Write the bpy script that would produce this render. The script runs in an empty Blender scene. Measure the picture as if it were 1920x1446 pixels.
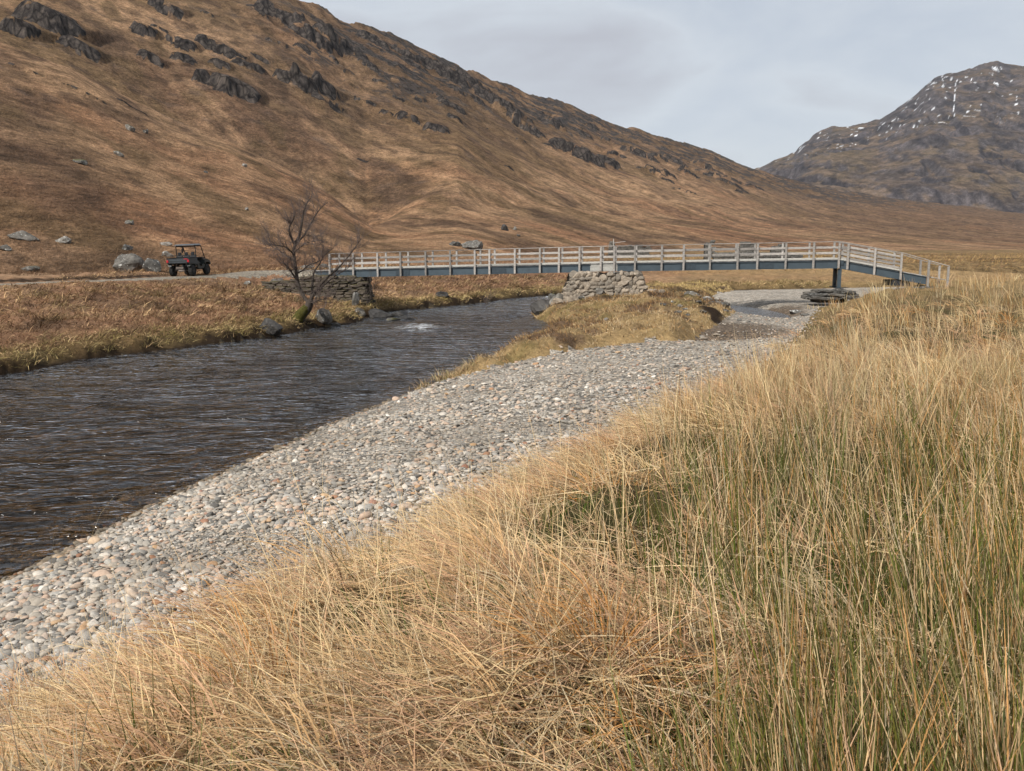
import bpy, bmesh, math, random
import numpy as np
from mathutils import Vector, Matrix, Euler

random.seed(11)
rng = np.random.default_rng(11)
scene = bpy.context.scene
COL = scene.collection

# ------------------------------------------------------------------ camera
F = 1663.0                       # focal length in photo pixels (1920 wide)
PITCH = math.atan(263 / F)       # looks slightly down
EYE = 4.0                        # metres above the river
cam_d = bpy.data.cameras.new('camera')
cam_d.sensor_width = 36.0
cam_d.lens = 36.0 * F / 1920.0
cam_d.clip_start = 0.05
cam_d.clip_end = 20000
cam = bpy.data.objects.new('camera', cam_d)
COL.objects.link(cam)
cam.location = (0, 0, EYE)
cam.rotation_euler = (math.pi / 2 - PITCH, 0, 0)
scene.camera = cam

# ------------------------------------------------------------------ sky, sun, exposure
SUN_EL = math.radians(41)
SUN_AZ = math.radians(222)       # clockwise from +Y: behind the camera, to the left
world = bpy.data.worlds.new('World')
scene.world = world
world.use_nodes = True
nt = world.node_tree
nt.nodes.clear()
N = nt.nodes.new
sky = N('ShaderNodeTexSky'); sky.sky_type = 'NISHITA'; sky.sun_disc = False
sky.sun_elevation = SUN_EL; sky.sun_rotation = SUN_AZ
bg_sky = N('ShaderNodeBackground'); bg_sky.inputs['Strength'].default_value = 0.1
nt.links.new(sky.outputs[0], bg_sky.inputs['Color'])
tc = N('ShaderNodeTexCoord')
mp = N('ShaderNodeMapping'); mp.inputs['Scale'].default_value = (1.0, 1.0, 2.6)
nt.links.new(tc.outputs['Generated'], mp.inputs['Vector'])
n1 = N('ShaderNodeTexNoise'); n1.inputs['Scale'].default_value = 2.9
n1.inputs['Detail'].default_value = 6; n1.inputs['Roughness'].default_value = 0.52
n1.inputs['Distortion'].default_value = 0.35
nt.links.new(mp.outputs[0], n1.inputs['Vector'])
cr = N('ShaderNodeValToRGB')
cr.color_ramp.elements[0].position = 0.36; cr.color_ramp.elements[0].color = (0.60, 0.655, 0.735, 1)
cr.color_ramp.elements[1].position = 0.66; cr.color_ramp.elements[1].color = (0.56, 0.57, 0.62, 1)
e = cr.color_ramp.elements.new(0.50); e.color = (0.70, 0.745, 0.80, 1)
nt.links.new(n1.outputs['Fac'], cr.inputs['Fac'])
bg_cl = N('ShaderNodeBackground'); bg_cl.inputs['Strength'].default_value = 0.97
nt.links.new(cr.outputs[0], bg_cl.inputs['Color'])
mx = N('ShaderNodeMixShader'); mx.inputs[0].default_value = 0.88
nt.links.new(bg_sky.outputs[0], mx.inputs[1]); nt.links.new(bg_cl.outputs[0], mx.inputs[2])
wo = N('ShaderNodeOutputWorld'); nt.links.new(mx.outputs[0], wo.inputs['Surface'])

sun_d = bpy.data.lights.new('sun', 'SUN')
sun_d.energy = 4.9
sun_d.angle = math.radians(1.2)
sun_d.color = (1.0, 0.955, 0.88)
sun = bpy.data.objects.new('sun', sun_d)
COL.objects.link(sun)
sdir = Vector((math.sin(SUN_AZ) * math.cos(SUN_EL), math.cos(SUN_AZ) * math.cos(SUN_EL), math.sin(SUN_EL)))
sun.rotation_euler = sdir.to_track_quat('Z', 'Y').to_euler()
sun.location = (0, 0, 60)

vs = scene.view_settings
vs.view_transform = 'Standard'; vs.look = 'None'; vs.exposure = 0.0; vs.gamma = 1.0
vs.use_curve_mapping = False
cy = scene.cycles
cy.max_bounces = 6; cy.diffuse_bounces = 1; cy.glossy_bounces = 3; cy.transmission_bounces = 3
cy.transparent_max_bounces = 6; cy.caustics_reflective = False; cy.caustics_refractive = False
cy.volume_bounces = 0
cy.use_adaptive_sampling = True; cy.adaptive_threshold = 0.02
cy.use_light_tree = False

# ------------------------------------------------------------------ helpers: maths
cP, sP = math.cos(PITCH), math.sin(PITCH)


def ray(u, v):
    a = (723 - v) / F
    c = cP + a * sP
    return (u - 960) / F / c, (a * cP - sP) / c


def at(u, v, z=None, y=None):
    q, te = ray(u, v)
    if y is None:
        y = (z - EYE) / te
    return (q * y, y, EYE + te * y)


def g2(u, v, z=0.0):
    p = at(u, v, z)
    return (p[0], p[1])


def ss(a, b, x):
    t = np.clip((x - a) / (b - a), 0, 1)
    return t * t * (3 - 2 * t)


_perm = np.random.default_rng(5).permutation(256)
_perm = np.concatenate([_perm, _perm, _perm])
_ga = np.random.default_rng(6).uniform(0, 2 * np.pi, 256)
_gx, _gy = np.cos(_ga), np.sin(_ga)


def perlin(x, y, seed=0):
    x = np.asarray(x, float) + seed * 17.31
    y = np.asarray(y, float) - seed * 9.77
    xi = np.floor(x).astype(np.int64); yi = np.floor(y).astype(np.int64)
    fx, fy = x - xi, y - yi
    X0, Y0 = xi & 255, yi & 255
    X1, Y1 = (X0 + 1) & 255, (Y0 + 1) & 255
    u = fx * fx * fx * (fx * (fx * 6 - 15) + 10); w = fy * fy * fy * (fy * (fy * 6 - 15) + 10)

    def gr(X, Y, dx, dy):
        h = _perm[_perm[X] + Y]
        return _gx[h] * dx + _gy[h] * dy
    a = gr(X0, Y0, fx, fy); b = gr(X1, Y0, fx - 1, fy)
    c = gr(X0, Y1, fx, fy - 1); d = gr(X1, Y1, fx - 1, fy - 1)
    return 1.5 * ((a + (b - a) * u) * (1 - w) + (c + (d - c) * u) * w)


def fbm(x, y, lam, octv=4, seed=0, gain=0.5):
    s = 0; amp = 1.0; tot = 0
    for k in range(octv):
        s = s + amp * perlin(x / lam, y / lam, seed + k)
        tot += amp; amp *= gain; lam *= 0.5
    return s / tot


def ridged(x, y, lam, octv=4, seed=0, gain=0.5):
    s = 0; amp = 1.0; tot = 0
    for k in range(octv):
        s = s + amp * (1 - 2 * np.abs(perlin(x / lam, y / lam, seed + k)))
        tot += amp; amp *= gain; lam *= 0.5
    return s / tot


def sdf(poly, x, y):
    """signed distance to a polygon, negative inside"""
    x = np.asarray(x, float); y = np.asarray(y, float)
    d2 = np.full(x.shape, 1e18); ins = np.zeros(x.shape, bool)
    n = len(poly)
    for i in range(n):
        ax, ay = poly[i]; bx, by = poly[(i + 1) % n]
        ex, ey = bx - ax, by - ay
        L = ex * ex + ey * ey + 1e-12
        t = np.clip(((x - ax) * ex + (y - ay) * ey) / L, 0, 1)
        d2 = np.minimum(d2, (x - ax - t * ex) ** 2 + (y - ay - t * ey) ** 2)
        cond = (ay > y) != (by > y)
        if ey != 0:
            ins ^= cond & (x < ex * (y - ay) / ey + ax)
    return np.where(ins, -1, 1) * np.sqrt(d2)


def polyline(pts, x, y):
    """distance to a 3-D polyline in plan, and the z of the nearest point"""
    d2 = np.full(np.shape(x), 1e18); z = np.zeros(np.shape(x))
    for (ax, ay, az), (bx, by, bz) in zip(pts[:-1], pts[1:]):
        ex, ey = bx - ax, by - ay
        t = np.clip(((x - ax) * ex + (y - ay) * ey) / (ex * ex + ey * ey), 0, 1)
        d = (x - ax - t * ex) ** 2 + (y - ay - t * ey) ** 2
        m = d < d2
        d2 = np.where(m, d, d2); z = np.where(m, az + t * (bz - az), z)
    return np.sqrt(d2), z


def lin(r, g, b):
    """sRGB 0-255 -> linear albedo (photo colour over the light that falls on it)"""
    o = []
    for c in (r, g, b):
        c /= 255.0
        o.append(c / 12.92 if c <= 0.04045 else ((c + 0.055) / 1.055) ** 2.4)
    return np.array(o)


# ------------------------------------------------------------------ helpers: objects
def tag(o, label=None, cat=None, group=None, kind=None):
    if label: o['label'] = label
    if cat: o['category'] = cat
    if group: o['group'] = group
    if kind: o['kind'] = kind
    return o


def link(name, me, mat=None, parent=None, loc=None, rot=None):
    o = bpy.data.objects.new(name, me)
    COL.objects.link(o)
    if mat is not None and me is not None and not me.materials:
        me.materials.append(mat)
    if parent is not None:
        o.parent = parent
    if loc is not None: o.location = loc
    if rot is not None: o.rotation_euler = rot
    return o


def empty(name, loc, rz=0.0):
    o = bpy.data.objects.new(name, None)
    COL.objects.link(o)
    o.location = loc; o.rotation_euler = (0, 0, rz)
    o.empty_display_size = 0.2
    return o


def np_mesh(name, verts, faces, cols=None, smooth=True, normals=None, attrs=None):
    """faces: (n,4) or (n,3) int array"""
    me = bpy.data.meshes.new(name)
    verts = np.ascontiguousarray(verts, np.float32).reshape(-1, 3)
    faces = np.ascontiguousarray(faces, np.int32)
    k = faces.shape[1]
    me.vertices.add(len(verts)); me.vertices.foreach_set('co', verts.ravel())
    me.loops.add(faces.size); me.loops.foreach_set('vertex_index', faces.ravel())
    me.polygons.add(len(faces))
    me.polygons.foreach_set('loop_start', np.arange(0, faces.size, k, dtype=np.int32))
    me.polygons.foreach_set('use_smooth', np.full(len(faces), smooth, bool))
    if cols is not None:
        a = me.color_attributes.new('Col', 'FLOAT_COLOR', 'POINT')
        c4 = np.ones((len(verts), 4), np.float32); c4[:, :3] = cols
        a.data.foreach_set('color', c4.ravel())
    for k2, val in (attrs or {}).items():
        a = me.attributes.new(k2, 'FLOAT', 'POINT')
        a.data.foreach_set('value', np.ascontiguousarray(val, np.float32))
    me.update(calc_edges=True)
    if normals is not None:
        me.normals_split_custom_set_from_vertices(np.ascontiguousarray(normals, np.float32))
    return me


# ------------------------------------------------------------------ materials
def new_mat(name, rough=0.9, spec=0.2):
    m = bpy.data.materials.new(name)
    m.use_nodes = True
    b = m.node_tree.nodes['Principled BSDF']
    b.inputs['Roughness'].default_value = rough
    b.inputs['Specular IOR Level'].default_value = spec
    return m, m.node_tree, b


def nd(t, typ, **kw):
    n = t.nodes.new(typ)
    for k, v in kw.items():
        if k in n.inputs.keys():
            n.inputs[k].default_value = v
        else:
            setattr(n, k, v)
    return n


def mixc(t, typ, fac, a, b):
    n = t.nodes.new('ShaderNodeMix'); n.data_type = 'RGBA'; n.blend_type = typ
    for s, val in ((0, fac), (6, a), (7, b)):
        if isinstance(val, (int, float)):
            n.inputs[s].default_value = val
        elif isinstance(val, tuple):
            n.inputs[s].default_value = val
        else:
            t.links.new(val, n.inputs[s])
    return n.outputs[2]


def ramp(t, src, stops):
    r = t.nodes.new('ShaderNodeValToRGB')
    el = r.color_ramp.elements
    while len(el) < len(stops): el.new(0.5)
    for e_, (p, c) in zip(el, stops):
        e_.position = p
        e_.color = tuple(c) + (1,) if len(c) == 3 else c
    t.links.new(src, r.inputs['Fac'])
    return r.outputs['Color']


def g3(v):
    return (v, v, v)


def mat_land(name, lo=0.55, hi=1.35, scales=(1.2, 9.0, 60.0), bump=0.5, bdist=0.25, stretch=None, rock=None):
    """vertex colour varied by world-space noise of three sizes, with bump"""
    m, t, b = new_mat(name, 0.95, 0.08)
    vc = nd(t, 'ShaderNodeVertexColor', layer_name='Col')
    geo = nd(t, 'ShaderNodeNewGeometry')
    src = geo.outputs['Position']
    if stretch is not None:
        mpn = nd(t, 'ShaderNodeMapping')
        mpn.inputs['Rotation'].default_value = (0, 0, stretch[0]); mpn.inputs['Scale'].default_value = stretch[1]
        t.links.new(src, mpn.inputs['Vector']); src = mpn.outputs[0]
    col = vc.outputs['Color']; h = None
    for i, s in enumerate(scales):
        n = nd(t, 'ShaderNodeTexNoise', Scale=s, Detail=6.0, Roughness=0.68)
        t.links.new(src, n.inputs['Vector'])
        c = ramp(t, n.outputs['Fac'], [(0.34, g3(lo)), (0.5, g3(0.97)), (0.66, g3(hi))])
        col = mixc(t, 'MULTIPLY', 1.0, col, c)
        if h is None: h = n.outputs['Fac']
        else:
            ad = nd(t, 'ShaderNodeMath', operation='MULTIPLY_ADD'); ad.inputs[1].default_value = 0.45
            t.links.new(n.outputs['Fac'], ad.inputs[0]); t.links.new(h, ad.inputs[2]); h = ad.outputs[0]
    if rock is not None:
        ra = nd(t, 'ShaderNodeAttribute', attribute_name='rock')
        mr = nd(t, 'ShaderNodeMapping'); mr.inputs['Scale'].default_value = rock
        t.links.new(geo.outputs['Position'], mr.inputs['Vector'])
        rn = nd(t, 'ShaderNodeTexNoise', Scale=1.0, Detail=7.0, Roughness=0.68, Distortion=0.5)
        vn = nd(t, 'ShaderNodeTexVoronoi', Scale=0.7); vn.feature = 'DISTANCE_TO_EDGE'
        t.links.new(mr.outputs[0], rn.inputs['Vector']); t.links.new(mr.outputs[0], vn.inputs['Vector'])
        rc = ramp(t, rn.outputs['Fac'], [(0.33, (0.018, 0.016, 0.016)), (0.46, (0.046, 0.039, 0.036)), (0.56, (0.092, 0.076, 0.066)), (0.68, (0.16, 0.13, 0.108))])
        cw = ramp(t, vn.outputs['Distance'], [(0.0, g3(0.35)), (0.12, g3(1.0))])
        rc = mixc(t, 'MULTIPLY', 1.0, rc, cw)
        am = nd(t, 'ShaderNodeMath', operation='MULTIPLY_ADD'); am.inputs[1].default_value = 0.9
        t.links.new(rn.outputs['Fac'], am.inputs[0]); t.links.new(ra.outputs['Fac'], am.inputs[2])
        rf = ramp(t, am.outputs[0], [(0.86, g3(0)), (1.0, g3(1))])
        col = mixc(t, 'MIX', rf, col, rc)
        ah = nd(t, 'ShaderNodeMath', operation='MULTIPLY_ADD'); ah.inputs[1].default_value = 1.2
        t.links.new(rn.outputs['Fac'], ah.inputs[0]); t.links.new(h, ah.inputs[2]); h = ah.outputs[0]
    t.links.new(col, b.inputs['Base Color'])
    bp = nd(t, 'ShaderNodeBump', Strength=bump, Distance=bdist)
    t.links.new(h, bp.inputs['Height']); t.links.new(bp.outputs[0], b.inputs['Normal'])
    return m


def mat_blade(name):
    m, t, b = new_mat(name, 0.6, 0.25)
    t.nodes.remove(b)
    vc = nd(t, 'ShaderNodeVertexColor', layer_name='Col')
    df = nd(t, 'ShaderNodeBsdfDiffuse'); t.links.new(vc.outputs['Color'], df.inputs['Color'])
    tr = nd(t, 'ShaderNodeBsdfTranslucent'); t.links.new(vc.outputs['Color'], tr.inputs['Color'])
    mxs = nd(t, 'ShaderNodeMixShader'); mxs.inputs[0].default_value = 0.16
    t.links.new(df.outputs[0], mxs.inputs[1]); t.links.new(tr.outputs[0], mxs.inputs[2])
    t.links.new(mxs.outputs[0], t.nodes['Material Output'].inputs['Surface'])
    return m


def mat_rock(name, base, dark, light, lichen=(0.5, 0.5, 0.46), lich=0.62, scale=1.6, moss=None, bump=0.6, wet=0.0):
    m, t, b = new_mat(name, 0.9 - 0.5 * wet, 0.15 + 0.3 * wet)
    tcn = nd(t, 'ShaderNodeTexCoord'); oi = nd(t, 'ShaderNodeObjectInfo')
    off = nd(t, 'ShaderNodeVectorMath', operation='ADD')
    t.links.new(tcn.outputs['Object'], off.inputs[0])
    cmb = nd(t, 'ShaderNodeVectorMath', operation='SCALE'); cmb.inputs['Scale'].default_value = 37.0
    cx = nd(t, 'ShaderNodeCombineXYZ')
    t.links.new(oi.outputs['Random'], cx.inputs[0]); t.links.new(oi.outputs['Random'], cx.inputs[1])
    t.links.new(cx.outputs[0], cmb.inputs[0]); t.links.new(cmb.outputs[0], off.inputs[1])
    n1_ = nd(t, 'ShaderNodeTexNoise', Scale=scale, Detail=8.0, Roughness=0.65)
    n2_ = nd(t, 'ShaderNodeTexNoise', Scale=scale * 2.1, Detail=6.0, Roughness=0.7)
    for n in (n1_, n2_): t.links.new(off.outputs[0], n.inputs['Vector'])
    col = ramp(t, n1_.outputs['Fac'], [(0.3, dark), (0.5, base), (0.72, light)])
    hv = ramp(t, oi.outputs['Random'], [(0.0, g3(0.72)), (0.5, (1.0, 0.97, 0.93)), (1.0, (1.28, 1.22, 1.15))])
    col = mixc(t, 'MULTIPLY', 1.0, col, hv)
    lf = ramp(t, n2_.outputs['Fac'], [(lich, g3(0)), (lich + 0.05, g3(1))])
    col = mixc(t, 'MIX', lf, col, tuple(lichen) + (1,))
    if moss is not None:
        geo = nd(t, 'ShaderNodeNewGeometry'); sp = nd(t, 'ShaderNodeSeparateXYZ')
        t.links.new(geo.outputs['Normal'], sp.inputs[0])
        mm = nd(t, 'ShaderNodeMath', operation='MULTIPLY'); t.links.new(sp.outputs[2], mm.inputs[0]); t.links.new(n1_.outputs['Fac'], mm.inputs[1])
        mf = ramp(t, mm.outputs[0], [(0.36, g3(0)), (0.46, g3(1))])
        col = mixc(t, 'MIX', mf, col, tuple(moss) + (1,))
    t.links.new(col, b.inputs['Base Color'])
    bp = nd(t, 'ShaderNodeBump', Strength=bump, Distance=0.08)
    t.links.new(n1_.outputs['Fac'], bp.inputs['Height']); t.links.new(bp.outputs[0], b.inputs['Normal'])
    return m


def mat_plain(name, col, rough=0.6, spec=0.4, metal=0.0, var=0.15, scale=6.0, stretch=(1, 1, 1), bump=0.0):
    m, t, b = new_mat(name, rough, spec)
    b.inputs['Metallic'].default_value = metal
    tcn = nd(t, 'ShaderNodeTexCoord'); mpn = nd(t, 'ShaderNodeMapping'); mpn.inputs['Scale'].default_value = stretch
    t.links.new(tcn.outputs['Object'], mpn.inputs['Vector'])
    n = nd(t, 'ShaderNodeTexNoise', Scale=scale, Detail=6.0, Roughness=0.65)
    t.links.new(mpn.outputs[0], n.inputs['Vector'])
    oi = nd(t, 'ShaderNodeObjectInfo')
    c = ramp(t, n.outputs['Fac'], [(0.3, g3(1 - 1.6 * var)), (0.5, g3(1)), (0.7, g3(1 + var))])
    rv = ramp(t, oi.outputs['Random'], [(0, g3(1 - var)), (1, g3(1 + var))])
    c = mixc(t, 'MULTIPLY', 1.0, c, rv)
    c = mixc(t, 'MULTIPLY', 1.0, c, tuple(col) + (1,))
    t.links.new(c, b.inputs['Base Color'])
    if bump:
        bp = nd(t, 'ShaderNodeBump', Strength=bump, Distance=0.01)
        t.links.new(n.outputs['Fac'], bp.inputs['Height']); t.links.new(bp.outputs[0], b.inputs['Normal'])
    return m


M = {}
M['land'] = mat_land('turf', 0.7, 1.25, (1.4, 8.0, 40.0), 0.6, 0.12)
M['hill'] = mat_land('hill_grass', 0.54, 1.40, (0.14, 0.8, 3.4), 1.0, 1.6, (0.55, (1.0, 0.7, 0.9)), (0.30, 0.30, 0.10))
M['mount'] = mat_land('mountain_turf', 0.62, 1.35, (0.015, 0.06, 0.25), 0.9, 9.0)
M['blade'] = mat_blade('grass_blade')
M['steel'] = mat_plain('painted_steel', (0.052, 0.072, 0.088), 0.5, 0.4, 0, 0.12, 3.0)
M['steel_plate'] = mat_plain('splice_steel', (0.04, 0.055, 0.068), 0.5, 0.4, 0, 0.15, 8.0)
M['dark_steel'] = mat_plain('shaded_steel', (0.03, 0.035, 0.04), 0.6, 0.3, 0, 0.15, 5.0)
M['timber'] = mat_plain('weathered_timber', (0.33, 0.305, 0.28), 0.85, 0.1, 0, 0.32, 5.0, (1.0, 6.0, 6.0), 0.4)
M['board'] = mat_plain('pale_board', (0.38, 0.37, 0.34), 0.85, 0.1, 0, 0.2, 6.0, (1.0, 5.0, 5.0), 0.4)
M['rock'] = mat_rock('grey_rock', (0.105, 0.10, 0.092), (0.040, 0.037, 0.034), (0.19, 0.182, 0.17), (0.42, 0.42, 0.39), 0.585, 2.4, bump=1.0)
M['rock_moss'] = mat_rock('mossy_rock', (0.15, 0.145, 0.135), (0.06, 0.058, 0.052), (0.30, 0.29, 0.27), (0.4, 0.4, 0.37), 0.62, 2.4, (0.095, 0.085, 0.035), 1.0)
M['rock_dark'] = mat_rock('wet_rock', (0.045, 0.042, 0.04), (0.018, 0.017, 0.016), (0.09, 0.085, 0.08), (0.22, 0.22, 0.2), 0.67, wet=0.6)
M['rock_pale'] = mat_rock('pale_rock', (0.155, 0.148, 0.136), (0.06, 0.056, 0.052), (0.30, 0.29, 0.275), (0.55, 0.55, 0.52), 0.58, 2.4, bump=1.0)
M['pier'] = mat_rock('pier_stone', (0.25, 0.215, 0.175), (0.13, 0.11, 0.09), (0.40, 0.355, 0.30), (0.5, 0.48, 0.43), 0.68, 2.5)
M['abut'] = mat_rock('abutment_stone', (0.10, 0.085, 0.07), (0.042, 0.036, 0.031), (0.19, 0.165, 0.14), (0.42, 0.41, 0.38), 0.64, 2.2, (0.07, 0.06, 0.025), 0.9)
M['core'] = mat_plain('rubble_core', (0.05, 0.045, 0.038), 0.95, 0.05, 0, 0.3, 6.0, (1, 1, 1), 0.5)
M['bark'] = mat_plain('bark', (0.085, 0.07, 0.06), 0.95, 0.05, 0, 0.35, 14.0, (1, 1, 0.4), 0.6)
M['twig'] = mat_plain('twig', (0.12, 0.092, 0.08), 0.9, 0.1, 0, 0.2, 4.0)
M['moss'] = mat_plain('moss', (0.085, 0.078, 0.024), 0.95, 0.05, 0, 0.35, 12.0, (1, 1, 1), 0.8)


def mat_gravel(name, wet=False):
    m, t, b = new_mat(name, 0.9, 0.15)
    geo = nd(t, 'ShaderNodeNewGeometry')
    col = None
    vo = nd(t, 'ShaderNodeTexVoronoi', Scale=13.0); vo.feature = 'F1'
    t.links.new(geo.outputs['Position'], vo.inputs['Vector'])
    sp = nd(t, 'ShaderNodeSeparateColor'); t.links.new(vo.outputs['Color'], sp.inputs[0])
    col = ramp(t, sp.outputs[0], [(0.0, (0.15, 0.15, 0.15)), (0.3, (0.27, 0.265, 0.255)), (0.62, (0.38, 0.37, 0.35)), (0.9, (0.40, 0.35, 0.30)), (1.0, (0.58, 0.57, 0.55))])
    dk = ramp(t, vo.outputs['Distance'], [(0.35, g3(1)), (0.75, g3(0.45))])
    col = mixc(t, 'MULTIPLY', 1.0, col, dk)
    vc = nd(t, 'ShaderNodeVertexColor', layer_name='Col')
    col = mixc(t, 'MULTIPLY', 1.0, col, vc.outputs['Color'])
    mo = nd(t, 'ShaderNodeTexNoise', Scale=2.6, Detail=7.0, Roughness=0.75); t.links.new(geo.outputs['Position'], mo.inputs['Vector'])
    col = mixc(t, 'MULTIPLY', 1.0, col, ramp(t, mo.outputs['Fac'], [(0.36, (0.55, 0.5, 0.44)), (0.5, (0.95, 0.93, 0.9)), (0.64, (1.25, 1.22, 1.18))]))
    t.links.new(col, b.inputs['Base Color'])
    bp = nd(t, 'ShaderNodeBump', Strength=0.9, Distance=0.03); bp.invert = True
    t.links.new(vo.outputs['Distance'], bp.inputs['Height']); t.links.new(bp.outputs[0], b.inputs['Normal'])
    return m


M['gravel'] = mat_gravel('shingle')
pm, pt_, pb = new_mat('pebble_stone', 0.85, 0.2)
oi_ = nd(pt_, 'ShaderNodeObjectInfo')
pc = ramp(pt_, oi_.outputs['Random'], [(0.0, (0.10, 0.097, 0.093)), (0.14, (0.22, 0.213, 0.20)), (0.3, (0.35, 0.315, 0.27)), (0.46, (0.24, 0.235, 0.225)),
                                     (0.6, (0.42, 0.36, 0.30)), (0.72, (0.40, 0.295, 0.23)), (0.79, (0.33, 0.325, 0.31)), (0.92, (0.50, 0.465, 0.42)),
                                     (0.965, (0.40, 0.27, 0.16)), (0.98, (0.24, 0.12, 0.08)), (1.0, (0.66, 0.64, 0.60))])
tc_ = nd(pt_, 'ShaderNodeTexCoord')
pn_ = nd(pt_, 'ShaderNodeTexNoise', Scale=3.0, Detail=5.0, Roughness=0.7); pt_.links.new(tc_.outputs['Object'], pn_.inputs['Vector'])
pv = ramp(pt_, pn_.outputs['Fac'], [(0.3, g3(0.72)), (0.7, g3(1.18))])
pg_ = nd(pt_, 'ShaderNodeNewGeometry'); ps_ = nd(pt_, 'ShaderNodeSeparateXYZ'); pt_.links.new(pg_.outputs['Position'], ps_.inputs[0])
pzn = nd(pt_, 'ShaderNodeTexNoise', Scale=1.6, Detail=3.0); pt_.links.new(pg_.outputs['Position'], pzn.inputs['Vector'])
pza = nd(pt_, 'ShaderNodeMath', operation='MULTIPLY_ADD'); pza.inputs[1].default_value = -0.14; pt_.links.new(pzn.outputs['Fac'], pza.inputs[0]); pt_.links.new(ps_.outputs[2], pza.inputs[2])
pw_ = ramp(pt_, pza.outputs[0], [(0.0, (0.55, 0.49, 0.41)), (0.05, g3(1.0))])
pcol = mixc(pt_, 'MULTIPLY', 1.0, mixc(pt_, 'MULTIPLY', 1.0, pc, pv), pw_)
pm2 = nd(pt_, 'ShaderNodeTexNoise', Scale=0.55, Detail=3.0); pt_.links.new(pg_.outputs['Position'], pm2.inputs['Vector'])
pcol = mixc(pt_, 'MULTIPLY', 1.0, pcol, ramp(pt_, pm2.outputs['Fac'], [(0.38, (0.90, 0.85, 0.78)), (0.6, (1.22, 1.18, 1.12))]))
pt_.links.new(pcol, pb.inputs['Base Color'])
M['pebble'] = pm

wm, wt, wb = new_mat('river_water', 0.06, 0.5)
fr = nd(wt, 'ShaderNodeFresnel', IOR=1.33)
gl = nd(wt, 'ShaderNodeBsdfGlossy', Roughness=0.14); gl.inputs['Color'].default_value = (0.95, 0.97, 1.0, 1)
trn = nd(wt, 'ShaderNodeBsdfTransparent'); trn.inputs['Color'].default_value = (0.66, 0.57, 0.43, 1)
geo_ = nd(wt, 'ShaderNodeNewGeometry')
mpw = nd(wt, 'ShaderNodeMapping'); mpw.inputs['Rotation'].default_value = (0, 0, 0.25); mpw.inputs['Scale'].default_value = (1.0, 1.7, 1.0)
wt.links.new(geo_.outputs['Position'], mpw.inputs['Vector'])
wn1 = nd(wt, 'ShaderNodeTexNoise', Scale=1.7, Detail=2.0, Roughness=0.5, Distortion=0.8)
wn2 = nd(wt, 'ShaderNodeTexNoise', Scale=6.0, Detail=2.0, Roughness=0.5)
wt.links.new(mpw.outputs[0], wn1.inputs['Vector']); wt.links.new(mpw.outputs[0], wn2.inputs['Vector'])
wn0 = nd(wt, 'ShaderNodeTexNoise', Scale=0.8, Detail=2.0, Roughness=0.5, Distortion=1.4)
wt.links.new(mpw.outputs[0], wn0.inputs['Vector'])
wb0 = nd(wt, 'ShaderNodeBump', Strength=1.0, Distance=0.30); wt.links.new(wn0.outputs['Fac'], wb0.inputs['Height'])
wb1 = nd(wt, 'ShaderNodeBump', Strength=1.0, Distance=0.115); wt.links.new(wb0.outputs[0], wb1.inputs['Normal']); wpat = nd(wt, 'ShaderNodeTexNoise', Scale=0.22, Detail=3.0, Roughness=0.55); wt.links.new(mpw.outputs[0], wpat.inputs['Vector'])
wpr = ramp(wt, wpat.outputs['Fac'], [(0.36, g3(0.30)), (0.62, g3(1.25))])
wmm = nd(wt, 'ShaderNodeMath', operation='MULTIPLY'); wt.links.new(wn1.outputs['Fac'], wmm.inputs[0]); wt.links.new(wpr, wmm.inputs[1])
wt.links.new(wmm.outputs[0], wb1.inputs['Height'])
wb2 = nd(wt, 'ShaderNodeBump', Strength=1.0, Distance=0.03); wt.links.new(wn2.outputs['Fac'], wb2.inputs['Height']); wt.links.new(wb1.outputs[0], wb2.inputs['Normal'])
wt.links.new(wb0.outputs[0], fr.inputs['Normal']); wt.links.new(wb2.outputs[0], gl.inputs['Normal'])
ms = nd(wt, 'ShaderNodeMixShader'); wt.links.new(fr.outputs[0], ms.inputs[0]); wt.links.new(trn.outputs[0], ms.inputs[1]); wt.links.new(gl.outputs[0], ms.inputs[2])
fo = nd(wt, 'ShaderNodeAttribute', attribute_name='foam')
fn = nd(wt, 'ShaderNodeTexNoise', Scale=2.2, Detail=8.0, Roughness=0.72, Distortion=0.6); wt.links.new(mpw.outputs[0], fn.inputs['Vector'])
fm = nd(wt, 'ShaderNodeMath', operation='MULTIPLY'); wt.links.new(fo.outputs['Fac'], fm.inputs[0]); wt.links.new(fn.outputs['Fac'], fm.inputs[1])
ff = ramp(wt, fm.outputs[0], [(0.41, g3(0)), (0.54, g3(0.75))])
wb.inputs['Base Color'].default_value = (0.75, 0.77, 0.78, 1); wb.inputs['Roughness'].default_value = 0.7
ms2 = nd(wt, 'ShaderNodeMixShader'); wt.links.new(ff, ms2.inputs[0]); wt.links.new(ms.outputs[0], ms2.inputs[1]); wt.links.new(wb.outputs[0], ms2.inputs[2])
wt.links.new(ms2.outputs[0], wt.nodes['Material Output'].inputs['Surface'])
M['water'] = wm

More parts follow.
